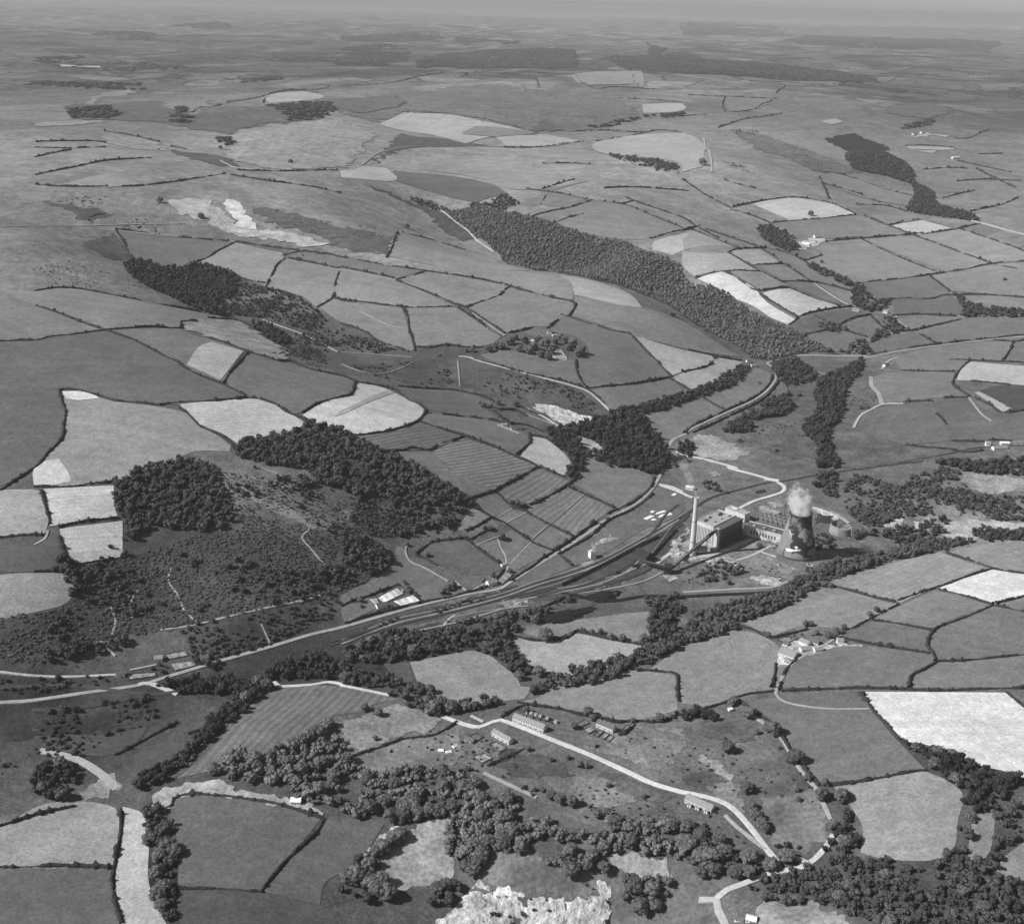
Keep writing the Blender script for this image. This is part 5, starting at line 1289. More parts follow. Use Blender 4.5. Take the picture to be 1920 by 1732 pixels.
# ------------------------------------------------------------------ buildings
def frame(spec):
    """two surveyed points = the two ends of the front foot of a wall; gives origin, heading and length"""
    a, b = G(spec); d = b[:2] - a[:2]; L = float(np.linalg.norm(d)); return a, math.atan2(d[1], d[0]), L
def base_z(a, rz, L, D):
    c, s = math.cos(rz), math.sin(rz); q = [(0, 0), (L, 0), (0, D), (L, D)]
    return min(float(H(a[0] + x * c - y * s, a[1] + x * s + y * c)) for x, y in q)
def gable(root, L, D, wh, rh, wall, roof, wins=3, doors=1, chim=1, two=True, x0=0.0, y0=0.0):
    """long house along x, front at y=y0 (towards the viewer), ridge along x"""
    m = MB(); x1, y1, ym = x0 + L, y0 + D, y0 + D / 2
    m.add([(x0, y0, -1.5), (x1, y0, -1.5), (x1, y1, -1.5), (x0, y1, -1.5), (x0, y0, wh), (x1, y0, wh), (x1, y1, wh), (x0, y1, wh), (x0, ym, wh + rh), (x1, ym, wh + rh)],
          [(0, 1, 5, 4), (1, 2, 6, 9, 5), (2, 3, 7, 6), (3, 0, 4, 8, 7), (0, 3, 2, 1)])
    m.build('wall', M[wall], root)
    m = MB(); e = .35; t = .22; sl = rh / (D / 2)
    for sg in (-1, 1):
        yo = ym + sg * (D / 2 + e); zo = wh - e * sl + .06; zr = wh + rh + .06
        q = [(x0 - e, yo, zo), (x1 + e, yo, zo), (x1 + e, ym, zr), (x0 - e, ym, zr)]; q2 = [(a, b, c + t) for a, b, c in q]
        f = [(0, 1, 2, 3), (4, 7, 6, 5), (0, 4, 5, 1), (1, 5, 6, 2), (2, 6, 7, 3), (3, 7, 4, 0)]
        m.add(q + q2, f)
    r = m.build('roof', M[roof], root)
    for k in range(chim):
        m = MB(); cx = x0 + L * ((k + .5) / chim if chim > 1 else .12); m.box(cx - .5, cx + .5, ym - .4, ym + .4, wh + rh * .7, wh + rh + 1.3); m.box(cx - .28, cx - .06, ym - .1, ym + .1, wh + rh + 1.3, wh + rh + 1.7); m.box(cx + .06, cx + .28, ym - .1, ym + .1, wh + rh + 1.3, wh + rh + 1.7); m.build('chimney', M['stone'], r)
    step = L / max(wins, 1)
    for k in range(wins):
        cx = x0 + step * (k + .5)
        for lv in ((1.5, 4.0) if two else (1.3,)):
            if lv + 1.2 > wh: continue
            if doors and lv < 2 and k % 2 == 1 and False: continue
            m = MB(); m.box(cx - .5, cx + .5, y0 - .06, y0 + .02, lv, lv + 1.15); m.build('window', M['glass'], root)
    for k in range(doors):
        cx = x0 + L * (k + .5) / doors + step * .5 * (1 if wins % 2 else 0) * .9; cx = min(cx, x1 - .8)
        m = MB(); m.box(cx - .45, cx + .45, y0 - .07, y0 + .02, -.2, 2.0); m.build('door', M['iron'], root)
def house(kind, cat, label, spec, D, wh, rh, wall='wall', roof='slate', group=None, L=None, **kw):
    a, rz, L0 = frame(spec); L = L or max(L0, 4); z = base_z(a, rz, L, D); r = empty(kind, (a[0], a[1], z + .3), rz); tag(r, label, cat, group)
    gable(r, L, D, wh, rh, wall, roof, **kw); return r
def shed(kind, cat, label, spec, D, h, wall='wall', roof='tile', slope=.5, group=None, L=None):
    a, rz, L0 = frame(spec); L = L or max(L0, 2.5); z = base_z(a, rz, L, D); r = empty(kind, (a[0], a[1], z + .2), rz); tag(r, label, cat, group)
    m = MB(); m.add([(0, 0, -1), (L, 0, -1), (L, D, -1), (0, D, -1), (0, 0, h), (L, 0, h), (L, D, h + slope), (0, D, h + slope)], [(0, 1, 5, 4), (1, 2, 6, 5), (2, 3, 7, 6), (3, 0, 4, 7)]); m.build('wall', M[wall], r)
    m = MB(); e = .25; q = [(-e, -e, h - .02), (L + e, -e, h - .02), (L + e, D + e, h + slope + .02), (-e, D + e, h + slope + .02)]; m.add(q + [(a_, b_, c_ + .18) for a_, b_, c_ in q], [(0, 3, 2, 1), (4, 5, 6, 7), (0, 1, 5, 4), (1, 2, 6, 5), (2, 3, 7, 6), (3, 0, 4, 7)]); m.build('roof', M[roof], r)
    m = MB(); m.box(L * .35, L * .35 + min(.9, L * .4), -.05, .02, -.2, min(1.9, h * .85)); m.build('door', M['iron'], r); return r
# terraces and cottages of the near hamlet
house('terraced_row', 'terrace', 'long white-fronted terrace with slate roof where the pale lane bends', 'D2 962,212 1135,275', 8, 5.4, 2.8, 'wall', 'tile', wins=12, doors=6, chim=7)
house('terraced_row', 'terrace', 'short terrace of cottages with slate roof standing behind fenced garden plots', 'D2 1432,243 1525,280', 7.5, 5, 2.6, 'wall', 'slate', wins=6, doors=3, chim=4)
house('terraced_row', 'terrace', 'narrow terrace just below the lane bend with overgrown gardens in front', 'D2 845,292 942,345', 7, 4.6, 2.4, 'wall', 'tile', wins=8, doors=4, chim=5)
house('terraced_row', 'terrace', 'terrace with broad pale roof below the lane, long gardens beneath it', 'D3 10,668 158,726', 9, 4.4, 3.0, 'wall', 'tile', wins=8, doors=4, chim=5)
for k, (x, y) in enumerate(((1058, 172), (1083, 180), (1108, 188), (1148, 200), (1195, 218), (1030, 165))):
    shed('outhouse', 'outhouse', '%s small white outhouse in the yards behind the long terrace' % ['leftmost but one', 'third from the left', 'third from the right', 'second from the right', 'rightmost', 'leftmost'][k], 'D2 %d,%d %d,%d' % (x, y, x + 10, y + 4), 2.4, 2.3, 'white', 'tile', group='white outhouses behind the long terrace', L=3)
for k, (x, y) in enumerate(((25, 690), (70, 705), (118, 724))):
    shed('outhouse', 'outhouse', '%s white lean-to below the terrace by the lane bend in the lower right' % ['left', 'middle', 'right'][k], 'D3 %d,%d %d,%d' % (x, y, x + 14, y + 6), 2.2, 2.3, 'white', 'tile', group='lean-tos of the lower terrace', L=3.5)
house('cottage', 'cottage', 'small hip-roofed shed standing alone below the garden plots by the lane', 'D2 1365,350 1425,362', 5, 2.6, 2.0, 'stone', 'slate', wins=2, doors=1, chim=0, two=False)
house('stone_barn', 'barn', 'low stone shed at the left end of the terrace gardens', 'D2 690,320 740,335', 5, 2.6, 1.6, 'stone', 'slate', wins=1, doors=1, chim=0, two=False)
house('cottage', 'cottage', 'small house with bright pale roof at the bottom edge of the picture', 'D3 352,1342 412,1342', 7, 3.2, 1.6, 'white', 'white', wins=3, doors=1, chim=0, two=False)
house('cottage', 'cottage', 'dark cottage with white gable beside the bright roofed house', 'D3 288,1338 340,1340', 6, 3, 2.2, 'white', 'slate', wins=2, doors=1, chim=1, two=False)
house('cottage', 'cottage', 'tiny white hut beside trees at the hedge corner, right of the terraces', 'D3 262,156 282,152', 4, 2.4, 1.2, 'white', 'white', wins=1, doors=1, chim=0, two=False)
house('barn', 'barn', 'bright white barn on the pale bank above the dark round-topped field', 'D1 1632,680 1690,684', 8, 3.4, 2.2, 'white', 'white', wins=2, doors=1, chim=0, two=False)
for k, (x, y) in enumerate(((560, 376), (604, 384), (640, 352))):
    g0 = G('D2 %d,%d' % (x, y))[0]; t_ = empty('tent', g0, .4 * k); tag(t_, ['left white tent of three in the pasture beside the terraces', 'lower white tent of three in the pasture beside the terraces', 'upper right white tent of three in the pasture beside the terraces'][k], 'tent', 'three white tents')
    m = MB(); m.add([(-3, -2, 0), (3, -2, 0), (3, 2, 0), (-3, 2, 0), (-2.6, 0, 2.6), (2.6, 0, 2.6), (-3, -2.1, .9), (3, -2.1, .9), (3, 2.1, .9), (-3, 2.1, .9)], [(0, 1, 7, 6), (6, 7, 5, 4), (2, 3, 9, 8), (8, 9, 4, 5), (1, 2, 8, 5, 7), (3, 0, 6, 4, 9)]); m.build('canvas', M['cloth'], t_)
    m = MB(); m.bar((-3.2, 0, 0), (-2.6, 0, 2.9), .1); m.bar((3.2, 0, 0), (2.6, 0, 2.9), .1); m.build('pole', M['bark'], t_)
# cottages along the main road, left to middle
house('cottage', 'house', 'house with pale gable at the road junction, lower left', 'C1 655,1235 705,1228', 7, 4.8, 2.6, 'white', 'slate', wins=3, doors=1, chim=2)
house('cottage', 'house', 'house standing in the field above the road, left of two plots', 'C1 868,1148 915,1144', 8, 4.4, 2.8, 'white', 'tile', wins=3, doors=1, chim=1)
house('cottage', 'house', 'house among dark trees beside the road, right of the pale plots at lower left', 'C1 1130,1145 1175,1138', 8, 4.6, 2.6, 'white', 'slate', wins=3, doors=1, chim=1)
house('cottage', 'cottage', 'dark-roofed cottage with white end wall in the walled pale garden', 'C2 205,850 262,838', 8, 3.6, 3.0, 'white', 'slate', wins=3, doors=1, chim=1)
shed('outhouse', 'shed', 'small shed at the top corner of the walled pale garden', 'C2 345,750 365,748', 4, 2.6, 'wall', 'slate')
house('cottage', 'cottage', 'white cottage beside the road below the small hedged fields', 'C2 830,720 878,708', 8, 4.6, 2.6, 'white', 'tile', wins=3, doors=1, chim=2)
shed('outhouse', 'shed', 'low outbuilding by the gateway above the roadside white cottage', 'C2 905,610 935,600', 4, 2.8, 'white', 'tile')
house('farmhouse', 'farmhouse', 'small dark barn of the farm on the slope above the teardrop field', 'B2 962,1130 1020,1125', 9, 4, 2.5, 'wall', 'slate', wins=3, doors=1, chim=1)
shed('barn', 'barn', 'pale roofed shed left of the farm on the slope', 'B2 905,1105 935,1108', 6, 3, 'white', 'tile')
house('farmhouse', 'farmhouse', 'white farmhouse with lit gable among the big trees on the spur', 'B2 1160,590 1182,592', 12, 6.5, 3.2, 'white', 'slate', wins=3, doors=1, chim=2)
house('barn', 'barn', 'long low barn left of the white farmhouse on the spur', 'B2 1085,635 1125,610', 8, 4, 2.4, 'wall', 'slate', wins=2, doors=1, chim=0, two=False)
shed('barn', 'barn', 'flat-roofed shed right of the white farmhouse on the spur', 'B2 1190,605 1215,605', 8, 3.5, 'wall', 'tile')
house('barn', 'barn', 'ruined hill farm building beside the track end on the upper spur', 'B1 1590,148 1640,135', 8, 3.4, 2.2, 'stone', 'slate', wins=2, doors=1, chim=0, two=False)
shed('barn', 'barn', 'tiny roadside hut at the hedge corner on the spur', 'B2 900,318 920,320', 6, 3, 'white', 'tile')
# farm hamlet below the cooling tower
FH = [('farmhouse', 'farmhouse', 'large farmhouse with broad pale roof beside the farm track', '535,1110 625,1130', 14, 5, 4, 'wall', 'tile', 5), ('barn', 'barn', 'long pale-roofed barn at the top of the farm hamlet', '650,1040 700,1058', 9, 4, 2.6, 'white', 'tile', 3),
      ('barn', 'barn', 'pale barn in the middle of the farm hamlet', '690,1040 760,1050', 9, 4, 2.8, 'white', 'slate', 3), ('barn', 'barn', 'low white shed beside the track in the farm hamlet', '745,1090 790,1082', 7, 3, 1.8, 'white', 'tile', 2),
      ('cottage', 'cottage', 'cottage at the right end of the farm hamlet under dark trees', '870,1040 905,1040', 7, 4, 2.2, 'white', 'tile', 2), ('barn', 'barn', 'small shed at the left end of the farm hamlet', '560,1052 590,1056', 6, 3, 1.6, 'white', 'slate', 1),
      ('barn', 'barn', 'lean barn just below the middle barn of the farm hamlet', '670,1090 725,1080', 8, 3.4, 2, 'wall', 'tile', 2), ('barn', 'barn', 'small outbuilding in front of the large farmhouse', '570,1155 605,1160', 6, 2.8, 1.5, 'white', 'tile', 1)]
for kd, ct, lb, sp, D, wh, rh, wl, rf, wn in FH: house(kd, ct, lb, 'C3 ' + sp, D, wh, rh, wl, rf, wins=wn, doors=1, chim=1 if kd != 'barn' else 0)
# farms further off
FF = [('farmhouse', 'white farmhouse of the pale-roofed farm on the plateau', 'B3 745,52 775,50', 9, 5, 3, 'white', 'tile'), ('barn', 'long barn of the pale-roofed farm on the plateau', 'B3 670,85 710,95', 10, 5, 3, 'white', 'white'), ('barn', 'middle shed of the pale-roofed farm on the plateau', 'B3 715,70 745,78', 9, 4, 2.4, 'wall', 'tile'), ('barn', 'shed at the near end of the pale-roofed farm on the plateau', 'B3 660,105 690,110', 8, 4, 2, 'wall', 'tile'),
      ('farmhouse', 'house of the hamlet in the valley wood, left one', 'B3 955,462 990,468', 9, 5, 3, 'white', 'tile'), ('cottage', 'house of the hamlet in the valley wood, middle one', 'B3 1035,440 1060,440', 8, 5, 3, 'white', 'slate'), ('cottage', 'house of the hamlet in the valley wood, right one', 'B3 1125,470 1150,475', 8, 4, 3, 'white', 'tile'),
      ('cottage', 'cottage beside the bare ground below the far road', 'B3 1140,775 1160,765', 7, 4, 2.5, 'white', 'slate'), ('farmhouse', 'tall house of the white farm by the railway at the right edge', 'B3 1705,1225 1730,1225', 9, 6, 3, 'white', 'tile'), ('barn', 'long white barn of the farm by the railway at the right edge', 'B3 1750,1245 1830,1235', 9, 4, 2.5, 'white', 'tile'), ('barn', 'low shed behind the white farm by the railway', 'B3 1790,1215 1840,1212', 7, 3.5, 2, 'white', 'white'),
      ('cottage', 'white gate lodge left of the railway bend', 'B3 362,750 382,752', 7, 4, 2.5, 'white', 'slate'), ('cottage', 'pale station house at the railway bend', 'B3 388,775 418,775', 7, 4, 2.5, 'white', 'tile'),
      ('farmhouse', 'far white farmhouse at the upper right, nearer of two', 'A3 1520,895 1560,893', 10, 6, 4, 'white', 'white'), ('farmhouse', 'far white farm cluster at the upper right, left building', 'A3 1300,762 1318,758', 12, 6, 4, 'white', 'tile'), ('farmhouse', 'far white farm cluster at the upper right, right building', 'A3 1345,752 1365,750', 12, 6, 4, 'white', 'tile'),
      ('barn', 'small barn beside the track below the pale hay field on the plateau', 'A3 745,1335 775,1333', 9, 4, 2.5, 'white', 'tile')]
for kd, lb, sp, D, wh, rh, wl, rf in FF: house(kd, kd, lb, sp, D, wh, rh, wl, rf, wins=2, doors=1, chim=1 if kd != 'barn' else 0)
# garden plots, each a fenced square of soil
def plot(label, spec, tone_, group):
    P = G(spec); o, r = drape('garden_plot', P, M['rough'], .7); o.color = (albedo(tone_, r), .2, .2, 1)
    r0_ = empty('garden_fence', P[0]); tag(r0_, label, 'fence', group); Q = [Vector(p) - Vector(P[0]) for p in P]
    m = MB(); n = MB()
    for k in range(len(Q)):
        a, b = Q[k - 1], Q[k]; L = (b - a).length; c = max(1, int(L / 2.5))
        for q in range(c): p = a + (b - a) * q / c; m.box(p.x - .06, p.x + .06, p.y - .06, p.y + .06, p.z - .3, p.z + 1.6)
        n.bar(a + Vector((0, 0, 1.3)), b + Vector((0, 0, 1.3)), .08, .5); n.bar(a + Vector((0, 0, .7)), b + Vector((0, 0, .7)), .08, .4)
    m.build('post', M['bark'], r0_); n.build('rail', M['bark'], r0_)
GP = [('left pale garden plot fence before the short terrace', 'D2 1360,262 1400,240 1430,262 1390,282', 150), ('middle garden plot fence before the short terrace', 'D2 1415,290 1450,262 1475,272 1440,302', 95), ('third garden plot fence before the short terrace', 'D2 1448,305 1482,276 1508,286 1475,316', 120), ('lowest garden plot fence before the short terrace', 'D2 1480,318 1512,290 1535,300 1505,330', 100),
      ('garden fence right of the short terrace', 'D2 1560,285 1600,240 1650,225 1595,292', 110), ('garden fence left of the short terrace', 'D2 1300,235 1370,205 1395,225 1330,250', 105),
      ('left garden fence below the narrow terrace', 'D2 700,310 760,280 800,300 740,340', 85), ('upper garden fence below the narrow terrace', 'D2 830,345 870,330 930,365 890,385', 105), ('pale lower garden fence below the narrow terrace', 'D2 740,412 800,395 850,420 790,450', 130), ('right garden fence below the narrow terrace', 'D2 880,400 950,370 1010,375 920,440', 75),
      ('wall round the upper pale plot of the roadside cottage garden', 'C2 200,785 310,728 350,762 240,815', 200), ('wall round the lower pale plot of the roadside cottage garden', 'C2 285,805 400,768 445,805 335,830', 195), ('fence of the left part of the roadside cottage garden', 'C2 150,790 195,785 225,830 190,835', 150),
      ('fence of the pale plot above the main road, lower left', 'C1 930,1105 1040,1085 1060,1110 950,1130', 140), ('fence of the striped plot beside the main road, lower left', 'C1 955,1155 1080,1140 1105,1165 985,1195', 125), ('fence of the pale yard beside the junction house', 'C1 715,1215 870,1205 880,1225 730,1245', 130),
      ('upper garden fence left of the white roadside cottage', 'C2 870,690 920,640 970,650 900,715', 120), ('garden fence inside the wood of the spur farm', 'B2 1170,690 1225,680 1262,733 1185,737', 130), ('upper garden fence of the farm hamlet', 'C3 530,1020 590,1000 640,1015 590,1040', 100), ('garden fence behind the long terrace', 'D2 990,150 1040,145 1200,205 1150,212', 75)]
for lb, sp, tn in GP: plot(lb, sp, tn, 'fenced garden plots')

# ------------------------------------------------------------------ power station
pa, prz, pL = frame('P 735,748 942,640'); PD = 42.0; z0 = -1.0 + base_z(pa, prz, 55, 1); HB = 32.0; PL = 56.0
ps = empty('boiler_house', (pa[0], pa[1], z0), prz); tag(ps, 'tall power station boiler house with ribbed pale end wall and dark long side', 'power station')
# local axes: x along the long wall (away, its shade painted in as dark colour), y to the left (pale ribbed end wall runs along y at x=0)
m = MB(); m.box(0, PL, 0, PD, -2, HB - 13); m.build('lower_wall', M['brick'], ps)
m = MB(); m.box(.3, PL - .3, .3, PD - .1, HB - 13, HB - 1); m.build('upper_wall', M['darkroof'], ps)  # upper part of the long side, same painted shade
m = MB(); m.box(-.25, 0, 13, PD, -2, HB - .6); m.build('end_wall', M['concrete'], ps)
for k in range(11):
    m = MB(); y = 14.5 + k * 2.4; m.box(-.35, -.252, y, y + 1.1, 6, HB - 5); m.build('tall_window', M['darkroof'], ps)
m = MB(); m.box(0, PL, 13, PD, HB - 1, HB - .2); m.build('roof', M['flat'], ps)
m = MB(); m.box(-.3, PL, 12.2, 13, HB - 1, HB + 1.2); m.box(-.3, PL, PD, PD + .6, HB - 3, HB + .8); m.box(PL, PL + .5, 0, PD, HB - 3, HB + .9); m.box(-.3, 0, 12, PD, HB - .6, HB + .7); m.build('parapet', M['concrete'], ps)
m = MB(); m.box(0, PL, 0, 12, HB - 1, HB - .4); m.build('lower_roof', M['darkroof'], ps)
m = MB(); m.box(-6, -.25, 1.5, 6.5, -2, HB + 1); m.build('lift_tower', M['concrete'], ps)
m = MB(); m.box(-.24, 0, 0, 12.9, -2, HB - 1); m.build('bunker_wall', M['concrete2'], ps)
for k, (x, y, w_, d_, h_) in enumerate(((6, 32, 8, 6, 3), (20, 34, 6, 5, 2.5), (38, 30, 9, 6, 3.5), (46, 18, 4, 4, 2), (14, 20, 3, 3, 2), (30, 20, 3, 3, 1.6))):
    m = MB(); m.box(x, x + w_, y, y + d_, HB - .2, HB + h_); m.build('roof_housing', M['flat' if k % 2 else 'concrete2'], ps)
for k in range(7):
    m = MB(); x = 4 + k * 7.2; m.box(x, x + 3.5, -.08, -.002, HB - 10, HB - 7.5); m.build('side_window', M['iron'], ps)
m = MB(); m.box(-13, -6.2, -1, 22, -2, 6.5); m.build('annex', M['concrete2'], ps)
m = MB(); m.box(-13.2, -6.2, -1.2, 22.2, 6.5, 7.1); m.build('annex_roof', M['flat'], ps)
# turbine hall wing to the right
wa, wrz, wL = frame('P 962,628 1200,692'); wr = empty('turbine_hall', (wa[0], wa[1], base_z(wa, wrz, 10, 5) + .2), wrz); tag(wr, 'long low pale wing with a row of windows joining the boiler house', 'power station')
WL = max(wL, 40) + 6; m = MB(); m.box(-6, WL, 0, 20, -2, 13); m.build('wall', M['concrete'], wr)
m = MB(); m.box(WL, WL + .3, 0, 20, -2, 13.1); m.build('end_wall', M['concrete2'], wr)  # shade on this end painted in as a darker concrete
m = MB(); m.box(-5.5, WL - .5, .6, 19.5, 13, 13.3); m.build('roof', M['darkroof'], wr)
m = MB(); m.box(-6, WL + .4, -.3, .6, 13, 14.4); m.box(-6, WL + .4, 19.5, 20.3, 13, 14.4); m.build('parapet', M['concrete'], wr)
for k in range(9):
    m = MB(); x = 5 + k * (WL - 10) / 9; m.box(x, x + 1.9, -.12, 0, 4.5, 9.5); m.build('window', M['iron'], wr)
for k in range(3): m = MB(); x = 4 + k * 15; m.box(x, x + 4, 7, 11, 13.3, 15); m.build('roof_light', M['flat'], wr)
# office block behind
def block(kind, cat, label, spec, D, h, wall='concrete', roof='flat', wins=5, L=None):
    a, rz, L0 = frame(spec); L = L or L0; r = empty(kind, (a[0], a[1], base_z(a, rz, L, D)), rz); tag(r, label, cat)
    m = MB(); m.box(0, L, 0, D, -1, h); m.build('wall', M[wall], r)
    m = MB(); m.box(-.3, L + .3, -.3, D + .3, h, h + .5); m.build('roof', M[roof], r)
    m = MB(); m.box(L * .2, L * .5, D * .3, D * .6, h + .5, h + 2); m.build('roof_housing', M[wall], r)
    for k in range(wins):
        x = L * (k + .5) / wins; m = MB(); m.box(x - .6, x + .6, -.1, 0, h * .35, h * .35 + 1.6); m.build('window', M['iron'], r)
    return r
block('office_block', 'office', 'low office block behind the boiler house near the access road', 'P 780,455 940,520', 14, 12, wins=8)
block('workshop', 'workshop', 'flat-roofed workshop with dark openings at the foot of the chimney', 'P 430,740 500,765', 26, 9, 'concrete2', 'flat', 5)
block('workshop', 'workshop', 'low annex in front of the chimney, lowest of the station buildings', 'P 362,840 440,850', 22, 6, 'concrete', 'flat', 5)
block('substation', 'substation', 'long low building at the back of the switchyard', 'P 1060,425 1210,480', 9, 6, 'concrete2', 'flat', 9)
block('pump_house', 'pump house', 'small pale block house with flat roof beside the railway', 'C2 1402,565 1432,560', 8, 10, 'white', 'flat', 2)
block('pump_house', 'pump house', 'small dark pump house right of the cooling tower base', 'P 1440,925 1490,935', 8, 9, 'brick', 'flat', 2)
block('pump_house', 'pump house', 'tiny block at the foot of the cooling tower, left side', 'P 1195,715 1220,722', 5, 4, 'brick', 'flat', 1)
block('workshop', 'workshop', 'white huts beside the access road behind the chimney', 'P 458,250 520,262', 7, 4.5, 'white', 'white', 4)
# chimney
cb = G('P 512,782')[0]; ch = empty('chimney', (cb[0], cb[1], cb[2] - .5)); tag(ch, 'very tall round pale concrete chimney in front of the boiler house', 'chimney')
m = MB(); m.lathe([(5.0, -1), (5.0, 6), (4.3, 6.2), (3.9, 25), (3.4, 50), (2.95, 80), (2.95, 82), (3.15, 82.2), (3.15, 84.5), (2.5, 84.5), (2.4, 80)], 32, cap=False); m.build('shaft', M['concrete'], ch, smooth=False)
m = MB(); m.lathe([(2.38, 76), (2.38, 77)], 24); m.build('flue', M['coal'], ch)
m = MB()
for zz in (20, 50): m.lathe([(4.05 - (zz - 20) * .022, zz), (4.3 - (zz - 20) * .022, zz), (4.3 - (zz - 20) * .022, zz + .6), (4.05 - (zz - 20) * .022, zz + .6)], 24, cap=False)
m.build('band', M['steel'], ch)
m = MB(); m.box(3.2, 20, -3.0, 3.0, 5, 11); m.build('flue_duct', M['concrete2'], ch); ch.rotation_euler.z = .2
# cooling tower with painted camouflage
tb = G('P 1366,778')[0]; ct = empty('cooling_tower', (tb[0], tb[1], tb[2] - .5)); tag(ct, 'huge waisted cooling tower painted in dark and pale camouflage patches, steaming', 'cooling tower')
prof = [(26.3, 5), (25.9, 8), (24.6, 14), (22.6, 22), (20.3, 31), (18.2, 39), (16.4, 46), (15.4, 52), (15.2, 56), (15.5, 60), (15.9, 62.5)]
SEG, RG = 144, 72; zs = np.linspace(5, 62.5, RG); rs = np.interp(zs, [p[1] for p in prof], [p[0] for p in prof]); rs = np.convolve(np.pad(rs, 3, 'edge'), np.ones(7) / 7, 'valid')
th = np.linspace(0, 2 * PI, SEG, endpoint=False); Vt = np.stack([rs[:, None] * np.cos(th), rs[:, None] * np.sin(th), np.repeat(zs[:, None], SEG, 1)], -1)
# paint: angle 0 faces the camera foot, positive to the right as seen from there
face = math.atan2(-tb[1], -tb[0]); TH = (th - face + PI) % (2 * PI) - PI; S = TH[None, :] * 20 * np.ones((RG, 1)); Zz = np.repeat(zs[:, None], SEG, 1)
wob = (vnoise(S / 3.5 + 50, Zz / 3.5, 21) - .5) * 5.0; wob2 = (vnoise(S / 3.5 + 90, Zz / 3.5 + 40, 22) - .5) * 5.0; Sw, Zw = S + wob, Zz + wob2
pt = np.full(S.shape, .06)
pt[vnoise(Sw / 9 + 30, Zw / 8, 23) > .62] = .15
def patch(cx, cz, rx, rz_, val, rot=0):
    a, b = Sw - cx, Zw - cz; c, s = math.cos(rot), math.sin(rot); q = ((a * c + b * s) / rx) ** 2 + ((-a * s + b * c) / rz_) ** 2; pt[q < 1] = val
patch(-20, 26, 13, 14, .17); patch(-24, 14, 12, 10, .15); patch(6, 39, 7, 4.5, .22, .5); patch(9, 34, 3.5, 6, .22); patch(17, 26, 6, 5, .2, .8); patch(-11, 36, 7, 3, .3, -.7)
patch(-2, 8, 11, 4, .2); patch(-6, 15.5, 7, 2.6, .55, .1); patch(1.5, 18, 3.2, 2.6, .55); patch(20, 12, 8, 5, .17); patch(3, 23, 8, 4, .045); patch(-4, 30, 5, 5, .05); patch(-14, 50, 12, 3.5, .13)
patch(-28, 44, 8, 9, .2); patch(35, 40, 9, 10, .15); patch(50, 20, 12, 10, .2); patch(-50, 25, 12, 12, .2)
pt = np.where(pt > .5, .75, np.where(pt > .14, pt * 1.25, pt * .8)); m0 = MB(); Fq = [(j * SEG + i, j * SEG + (i + 1) % SEG, (j + 1) * SEG + (i + 1) % SEG, (j + 1) * SEG + i) for j in range(RG - 1) for i in range(SEG)]
Vi = Vt * np.array([.975, .975, 1]); nv = RG * SEG
Fi = [tuple(nv + k for k in f[::-1]) for f in Fq]; Fr = [((RG - 1) * SEG + i, (RG - 1) * SEG + (i + 1) % SEG, nv + (RG - 1) * SEG + (i + 1) % SEG, nv + (RG - 1) * SEG + i) for i in range(SEG)]
M['camo'] = mat_attr('camouflage_paint', [(.08, .2, 4), (.6, .25, 4)])
mk('shell', np.vstack([Vt.reshape(-1, 3), Vi.reshape(-1, 3)]), np.array(Fq + Fi + Fr), M['camo'], ct, tone=np.concatenate([pt.ravel(), np.full(nv, .2)]), smooth=True)
m = MB(); m.lathe([(27.2, -1.5), (27.2, 1.0), (26.7, 1.0), (26.7, -1)], 64, cap=False); m.build('basin', M['concrete'], ct)
m = MB(); m.lathe([(26.6, .3), (26.6, .32)], 48); m.build('pool_water', M['glass'], ct)
m = MB(); m.lathe([(26.45, 4.6), (26.75, 4.6), (26.75, 5.6), (26.1, 5.6)], 96, cap=False); m.build('ring_beam', M['concrete2'], ct)
for k in range(40):
    a = 2 * PI * k / 40; b = a + PI / 40; c = a - PI / 40; m = MB(); m.bar((27 * math.cos(a), 27 * math.sin(a), .5), (26.5 * math.cos(b), 26.5 * math.sin(b), 4.9), .55); m.bar((27 * math.cos(a), 27 * math.sin(a), .5), (26.5 * math.cos(c), 26.5 * math.sin(c), 4.9), .55); m.build('leg', M['concrete2'], ct)
m = MB(); m.lathe([(24, .4), (24, 4.2), (23, 4.6), (.1, 4.6)], 48, cap=False); m.build('packing', M['coal'], ct)
# second, unfinished tower base beside it
t2 = G('P 1730,600')[0]; r2 = empty('tower_base', t2 - np.array([0, 0, .5])); tag(r2, 'half-hidden curved wall of a second tower base among trees, right of the cooling tower', 'tower base')
V2 = []; F2 = []
for k in range(33):
    a = PI * .55 + PI * 1.2 * k / 32
    for rr_, zz in ((17, -1), (16.3, 6), (15.4, 13), (14.9, 13), (15.8, 6)): V2.append((rr_ * math.cos(a), rr_ * math.sin(a), zz * (1 if k < 22 else .8)))
for k in range(32):
    for j in range(4): F2.append((k * 5 + j, k * 5 + j + 1, k * 5 + 6 + j, k * 5 + 5 + j))
mk('shell', V2, F2, M['concrete2'], r2); m = MB(); m.lathe([(14.5, -.5), (14.5, .6)], 40); m.build('floor_slab', M['flat'], r2)
